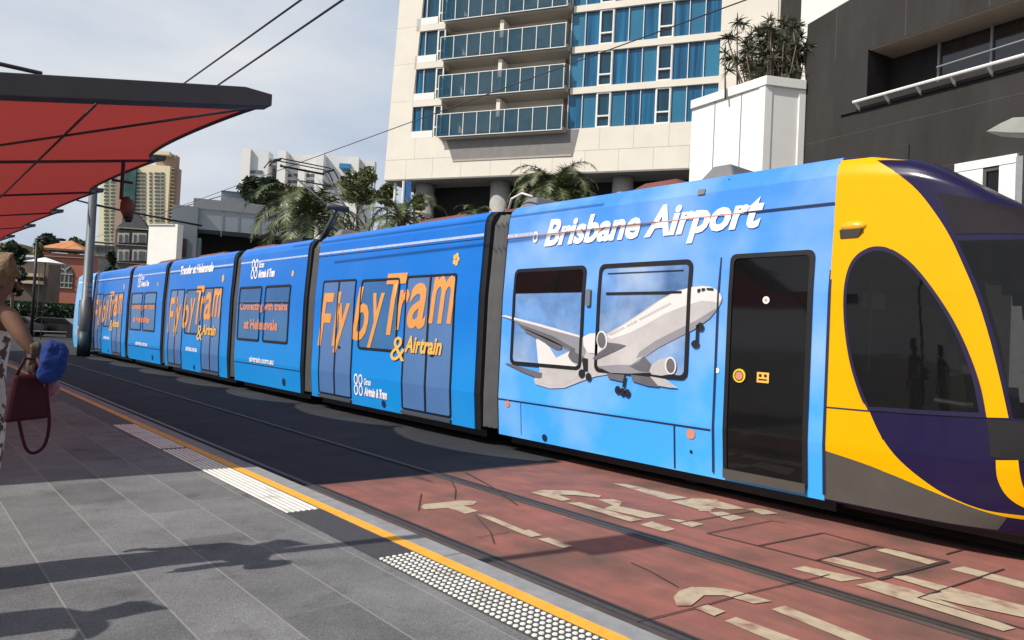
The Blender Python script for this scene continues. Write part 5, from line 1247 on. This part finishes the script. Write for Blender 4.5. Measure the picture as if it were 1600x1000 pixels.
# spiky plants in the roof planter of the annex: star shaped heads on bare branches
rn = random.Random(5)
pc = (a0+a1+a2)/3+Vector((1.4, .6, 0)); sp = thing('spiky_planting', (pc.x, pc.y, zA-.5), 'dense spiky dragon tree shrubs growing on top of the white annex', 'shrub')
b = MB(); tr_ = MB()
heads = [(1152, 34), (1163, 38), (1137, 60), (1146, 58), (1133, 82), (1140, 92), (1150, 92), (1138, 110), (1157, 98), (1166, 112)]
while len(heads) < 120:
    x, y = rn.uniform(1165, 1262), rn.uniform(28, 126)
    if (x-1212)**2/56**2+(y-82)**2/52**2 < 1.05: heads.append((x, y))
for i, (x, y) in enumerate(heads):
    dep = rn.uniform(.2, 2.2) if i > 9 else rn.uniform(.2, .9)
    base = atz(1160+(x-1130)*.55, 128, zA); r = ray(x, y); c = CAMP+r*((base.x+dep)/r.x)
    root = Vector((c.x+rn.uniform(-.2, .4), c.y-(.4 if x < 1170 else 0)+rn.uniform(-.3, .3), zA-.4)); mid = root.lerp(c, .6)+Vector((0, 0, -.15))
    
    if i % 2 == 0: tr_.tube([root, mid, c], [.04, .028, .02], 5)
    for k in range(26):
        d_ = Vector((rn.gauss(0, 1), rn.gauss(0, 1), rn.gauss(.35, .75))).normalized(); l = rn.uniform(.28, .46); s_ = d_.cross(Vector((rn.gauss(0, 1), rn.gauss(0, 1), rn.gauss(0, 1)))).normalized()*.022
        b.add([c-s_, c+s_, c+d_*l*.6+s_*.8-Vector((0, 0, .02)), c+d_*l-Vector((0, 0, .09)), c+d_*l*.6-s_*.8-Vector((0, 0, .02))], [(0, 1, 2, 3, 4)])
b.build('leaves', M['leaf_pand'], sp); tr_.build('stem', M['bark'], sp, smooth=True)

# ================================================================== STREET BEYOND THE PLATFORM END
sheet('far_footpath', -60, 3.02, 60.05, 130, .10, M['kerb'])
b = MB(); f = far_frame(75, 517, 54); rect(f, b, 46, 516.5, 104, 519.5, -.25, 0); b.build('far_kerb', M['white_frame'], kind='structure')
f = far_frame(60, 500, 66); p = f.pt(0, 0); hd = thing('hedge', (p.x, p.y, 0), 'long dark clipped hedge at the far side of the street', 'hedge')
cl = []
for i in range(26):
    u, z = f.uz(-90+i*8.4, 478); q_ = f.pt(u, 1.5, rn.uniform(-.6, .3)); cl.append((q_, .75, .75, 1.35))
leafcloud('leaves', cl, .16, 260, M['leaf_dark'], hd, 40)
b = MB(); rect(f, b, -110, 462, 122, 520, -1.2, -.5, base=True); b.build('branches', M['leaf_dark'], hd)
def parked_car(px, py, dist, label, col, ang):
    f = far_frame(px, py, dist); p = f.pt(0, 0); t = thing('parked_car', (0, 0, 0), label, 'car', 'cars parked beyond the platform')
    prof = [(-2.2, .35), (-2.25, .75), (-2.1, .95), (-1.5, 1.02), (-.9, 1.48), (.9, 1.52), (1.6, 1.05), (2.15, .92), (2.2, .35)]
    b = MB(); n = len(prof); vs = [(x, -.85, z) for x, z in prof]+[(x, .85, z) for x, z in prof]
    b.add(vs, [tuple(range(n)), tuple(range(2*n-1, n-1, -1))]+[(i, n+i, n+(i+1) % n, (i+1) % n) for i in range(n)]); b.build('body', mat('car_paint', col, .25, .05, coat=.4), t, bevel=.06)
    for y in (-.862, .83):
        b = MB(); b.hexa([(-1.25, y, 1.02), (1.3, y, 1.02), (1.3, y+.03, 1.02), (-1.25, y+.03, 1.02), (-.85, y, 1.42), (.85, y, 1.44), (.85, y+.03, 1.44), (-.85, y+.03, 1.42)]); b.build('window', M['dglass'], t)
        for x in (-1.4, 1.4):
            b = MB(); b.tube([(x, y-.01, .33), (x, y+.16, .33)], .33, 18); w = b.build('wheel', M['black'], t)
            b = MB(); b.tube([(x, y-.03, .33), (x, y-.012, .33)], .19, 12); b.build('rim', M['steel_grey'], w)
    t.location = (p.x, p.y, 0); t.rotation_euler.z = ang
parked_car(88, 500, 58, 'black parked car between the slim lamp post and the tram', (.012, .012, .014), R_(150))
parked_car(20, 500, 56, 'dark grey parked car left of the slim lamp post', (.05, .05, .055), R_(160))

# ================================================================== PEOPLE
def skin(name, J, E_, root, m, par, sub=2, **k):
    names = list(J); me = bpy.data.meshes.new(name); me.from_pydata([tuple(J[n][0]) for n in names], [(names.index(a_), names.index(c_)) for a_, c_ in E_], [])
    me.materials.append(m); o = link(name, me, par, **k)
    md = o.modifiers.new('skin', 'SKIN'); md.use_smooth_shade = True; md.branch_smoothing = .6
    for i, n in enumerate(names):
        v = me.skin_vertices[0].data[i]; r = J[n][1]; v.radius = (r, r) if not isinstance(r, tuple) else r; v.use_root = (n == root)
    s_ = o.modifiers.new('sub', 'SUBSURF'); s_.levels = sub; s_.render_levels = sub
    return o
def hand(par, w, fwd, down, s=1, m=None, curl=1.1):
    """palm and five fingers, curled around a handle"""
    fwd = fwd.normalized(); side_ = fwd.cross(down).normalized()*s; down = side_.cross(fwd).normalized()*s
    J = {'w': (w, .024), 'p': (w+fwd*.05, (.032, .020)), 'k': (w+fwd*.085, (.034, .018))}; E_ = [('w', 'p'), ('p', 'k')]
    o = skin('hand', J, E_, 'w', m or M['skin'], par, 1)
    for i, (off_, l) in enumerate(((-.030, .070), (-.010, .080), (.010, .075), (.030, .058))):
        b0 = w+fwd*.082+side_*off_; e = .3; pts = [b0]
        for seg in (.42, .32, .26): pts.append(pts[-1]+(fwd*math.cos(e)+down*math.sin(e))*l*seg); e += curl*.8
        b = MB(); b.tube(pts, [.0095, .009, .008, .006], 7); b.build('finger', m or M['skin'], o, smooth=True)
    t0 = w+fwd*.035-side_*.028; b = MB(); b.tube([t0, t0-side_*.022+fwd*.028+down*.01, t0-side_*.012+fwd*.055+down*.026, t0+fwd*.07+down*.036], [.012, .011, .0095, .007], 7); b.build('thumb', m or M['skin'], o, smooth=True)
def person(base, label, face, armR, hair, legs_m):
    t = thing('person', base, label, 'person'); B = Vector(base); c, s = math.cos(face), math.sin(face)
    ln = lambda z: .19*min(z, .95)/.95+max(0, z-.95)*.08
    P = lambda x, y, z: B+Vector(((x+ln(z))*c-y*s, (x+ln(z))*s+y*c, z*1.03))
    J = {'pel': (P(0, 0, .96), (.145, .11)), 'sp': (P(.01, 0, 1.12), (.125, .10)), 'ch': (P(0, 0, 1.30), (.15, .105)), 'nb': (P(-.01, 0, 1.455), .062), 'nk': (P(.005, 0, 1.50), .052), 'hd': (P(.025, 0, 1.575), (.074, .086)), 'ht': (P(.02, 0, 1.645), (.060, .070)),
         'sr': (P(-.01, -.165, 1.425), .056), 'er': (armR[0], .041), 'wr': (armR[1], .026), 'sl': (P(-.01, .165, 1.425), .056), 'el': (P(-.04, .22, 1.14), .041), 'wl': (P(.08, .22, .92), .026),
         'hr': (P(0, -.085, .88), .095), 'kr': (P(.02, -.095, .50), .062), 'ar': (P(-.03, -.10, .10), .040), 'fr': (P(.02, -.10, .045), .036), 'tr': (P(.15, -.11, .03), .030),
         'hl': (P(0, .085, .88), .095), 'kl': (P(.05, .095, .50), .062), 'al': (P(.01, .10, .10), .040), 'fl': (P(.06, .10, .045), .036), 'tl': (P(.19, .11, .03), .030)}
    E_ = [('pel', 'sp'), ('sp', 'ch'), ('ch', 'nb'), ('nb', 'nk'), ('nk', 'hd'), ('hd', 'ht'), ('ch', 'sr'), ('sr', 'er'), ('er', 'wr'), ('ch', 'sl'), ('sl', 'el'), ('el', 'wl'),
          ('pel', 'hr'), ('hr', 'kr'), ('kr', 'ar'), ('ar', 'fr'), ('fr', 'tr'), ('pel', 'hl'), ('hl', 'kl'), ('kl', 'al'), ('al', 'fl'), ('fl', 'tl')]
    body_ = skin('body', J, E_, 'pel', M['skin'], t)
    hand(body_, armR[1], armR[1]-armR[0]+Vector((0, 0, -.05)), Vector((0, 0, -1)) if False else P(.3, 0, 0)-P(0, 0, .6), 1)
    hand(body_, P(.08, .22, .92), P(.2, 0, 0)-P(0, 0, .35), P(0, -1, 0)-P(0, 0, 0), 1)
    # face
    b = MB(); b.tube([P(.105, 0, 1.60), P(.122, 0, 1.57), P(.132, 0, 1.55)], [.008, .012, .014], 7); b.build('nose', M['skin'], t, smooth=True)
    for y in (-.033, .033):
        b = MB(); b.sphere(P(.088, y, 1.598), .008, 8, 6); b.build('eye', M['white'], t, smooth=True)
        b = MB(); b.sphere(P(.0, y*2.45, 1.58), .03, 8, 6, sc=(.6, .35, 1)); b.build('ear', M['skin'], t, smooth=True)
    b = MB(); b.tube([P(.10, -.025, 1.524), P(.113, 0, 1.522), P(.10, .025, 1.524)], .007, 6); b.build('mouth', M['salmon'], t, smooth=True)
    H = {'a': (P(.035, 0, 1.672), (.075, .070)), 'b': (P(-.03, 0, 1.645), (.098, .075)), 'c': (P(-.055, 0, 1.56), (.095, .060)), 'd': (P(-.085, 0, 1.50), (.05, .045))}
    ho = skin('hair', H, [('a', 'b'), ('b', 'c'), ('c', 'd')], 'b', hair, t, 4)
    th_ = bpy.data.textures.new('strands', 'CLOUDS'); th_.noise_scale = .018; d_ = ho.modifiers.new('d', 'DISPLACE'); d_.texture = th_; d_.strength = .022
    g = lambda n, k, dz=0: (J[n][0]+Vector((0, 0, dz)), tuple(v+k for v in J[n][1]) if isinstance(J[n][1], tuple) else J[n][1]+k)
    C_ = {'pel': g('pel', .04), 'sp': g('sp', .012), 'ch': g('ch', .012), 'tp': (P(-.005, 0, 1.40), (.12, .085)), 'hr': g('hr', .05), 'kr': g('kr', .075), 'ar': g('ar', .075, .03), 'hl': g('hl', .022), 'kl': g('kl', .05), 'al': g('al', .075, .03)}
    skin('jumpsuit', C_, [('pel', 'sp'), ('sp', 'ch'), ('ch', 'tp'), ('pel', 'hr'), ('hr', 'kr'), ('kr', 'ar'), ('pel', 'hl'), ('hl', 'kl'), ('kl', 'al')], 'pel', legs_m, t)
    return t
YP = 4.95
pb = aty(-88, 500, YP); base = (pb.x, YP, .24)
el_ = aty(36, 528, YP-.20); wr_ = aty(58, 556, YP-.24)
print('person', base, el_, wr_)
pA = person(base, 'person in sleeveless floral jumpsuit with bare arm bent, holding bags at the left edge', R_(22), (el_, wr_), M['hair'], M['floral'])
pB = copy_tree(pA, None, label='second person in floral clothing just outside the left edge, whose shadow crosses the near paving'); pB.location = (-.82, 4.25, .24)
# burgundy handbag hanging from the hand
hc = wr_+Vector((.03, 0, -.03)); bc = aty(44, 618, YP-.24)
bgz = thing('handbag', (bc.x, bc.y, bc.z-.13), 'burgundy leather handbag with a long dangling strap, hanging from the hand', 'handbag')
b = MB(); b.hexa([bc+Vector(v) for v in ((-.105, -.045, -.14), (.10, -.045, -.12), (.10, .045, -.12), (-.105, .045, -.14), (-.07, -.025, .11), (.085, -.025, .12), (.085, .025, .12), (-.07, .025, .11))]); b.build('bag_body', M['bag_red'], bgz, bevel=.018)
b = MB(); b.tube([bc+Vector((-.06, -.03, .11)), bc+Vector((-.03, -.03, .20)), hc+Vector((0, -.0, .01)), bc+Vector((.07, -.03, .20)), bc+Vector((.08, -.03, .12))], .008, 6); b.build('handle', M['bag_red'], bgz, smooth=True)
sp_ = [aty(x, y, YP-.27) for x, y in spl([(70, 596), (76, 640), (76, 672), (68, 698), (52, 708), (40, 700), (33, 675), (28, 648)], 3)]
b = MB(); b.tube(sp_, .009, 6); b.build('strap', M['bag_red'], bgz, smooth=True)
def sack(name, pts, m, label, cat, y, th=.07):
    q_ = [aty(a_, c_, y) for a_, c_ in spl(pts+[pts[0]], 3)[:-1]]; c = sum(q_, Vector())/len(q_); t = thing(name, tuple(c), label, cat)
    b = MB(); n = len(q_); lv = [(-1, .55), (-.75, .85), (0, 1.0), (.75, .85), (1, .55)]
    vs = []
    for o_, k in lv: vs += [c+(p-c)*k+Vector((0, o_*th, 0)) for p in q_]
    b.add(vs, [(j*n+i, j*n+(i+1) % n, (j+1)*n+(i+1) % n, (j+1)*n+i) for j in range(4) for i in range(n)]+[tuple(range(n-1, -1, -1)), tuple(4*n+i for i in range(n))])
    o = b.build('bag_body', m, t, smooth=True)
    d_ = o.modifiers.new('s', 'SUBSURF'); d_.levels = 3; d_.render_levels = 3
    tx_ = bpy.data.textures.new('crumple', 'CLOUDS'); tx_.noise_scale = .09; tx_.noise_depth = 3
    d2 = o.modifiers.new('d', 'DISPLACE'); d2.texture = tx_; d2.strength = .045; d2.mid_level = .5; d2.texture_coords = 'LOCAL'
    e = MB(); tp = max(q_, key=lambda v: v.z); e.tube([tp+Vector((-.03, 0, -.02)), hc+Vector((.02, .0, .0)), tp+Vector((.02, 0, -.02))], .007, 6); e.build('handle', m, t, smooth=True)
    return t
sack('shopping_bag', [(66, 536), (88, 530), (108, 545), (104, 562), (92, 596), (70, 600), (54, 590), (60, 560)], M['bag_blue'], 'crumpled bright blue bag held out at the end of the bare arm', 'bag', YP-.34)
sack('woven_pouch', [(44, 534), (60, 532), (66, 548), (62, 580), (50, 586), (40, 572)], M['brown_pat'], 'small brown patterned pouch between the hand and the blue bag', 'pouch', YP-.22, .05)
sack('small_bag', [(74, 590), (86, 588), (92, 606), (82, 622), (72, 626), (66, 608)], M['bag_pink'], 'small mauve bag below the blue one beside the burgundy handbag', 'bag', YP-.18, .04)
# pole with a box sign, just left of the view; its shadow crosses platform and track
sg = thing('platform_sign', (-.35, 5.02, .24), 'tall post with a box sign at the top casting its shadow over the platform', 'sign')
b = MB(); b.tube([(-.35, 5.02, .24), (-.35, 5.02, 5.75)], .055, 12); b.build('post', M['pole'], sg, smooth=True)
b = MB(); b.box(-.42, -.28, 4.82, 5.22, 4.95, 5.75); b.build('sign_box', M['beam'], sg, bevel=.01)
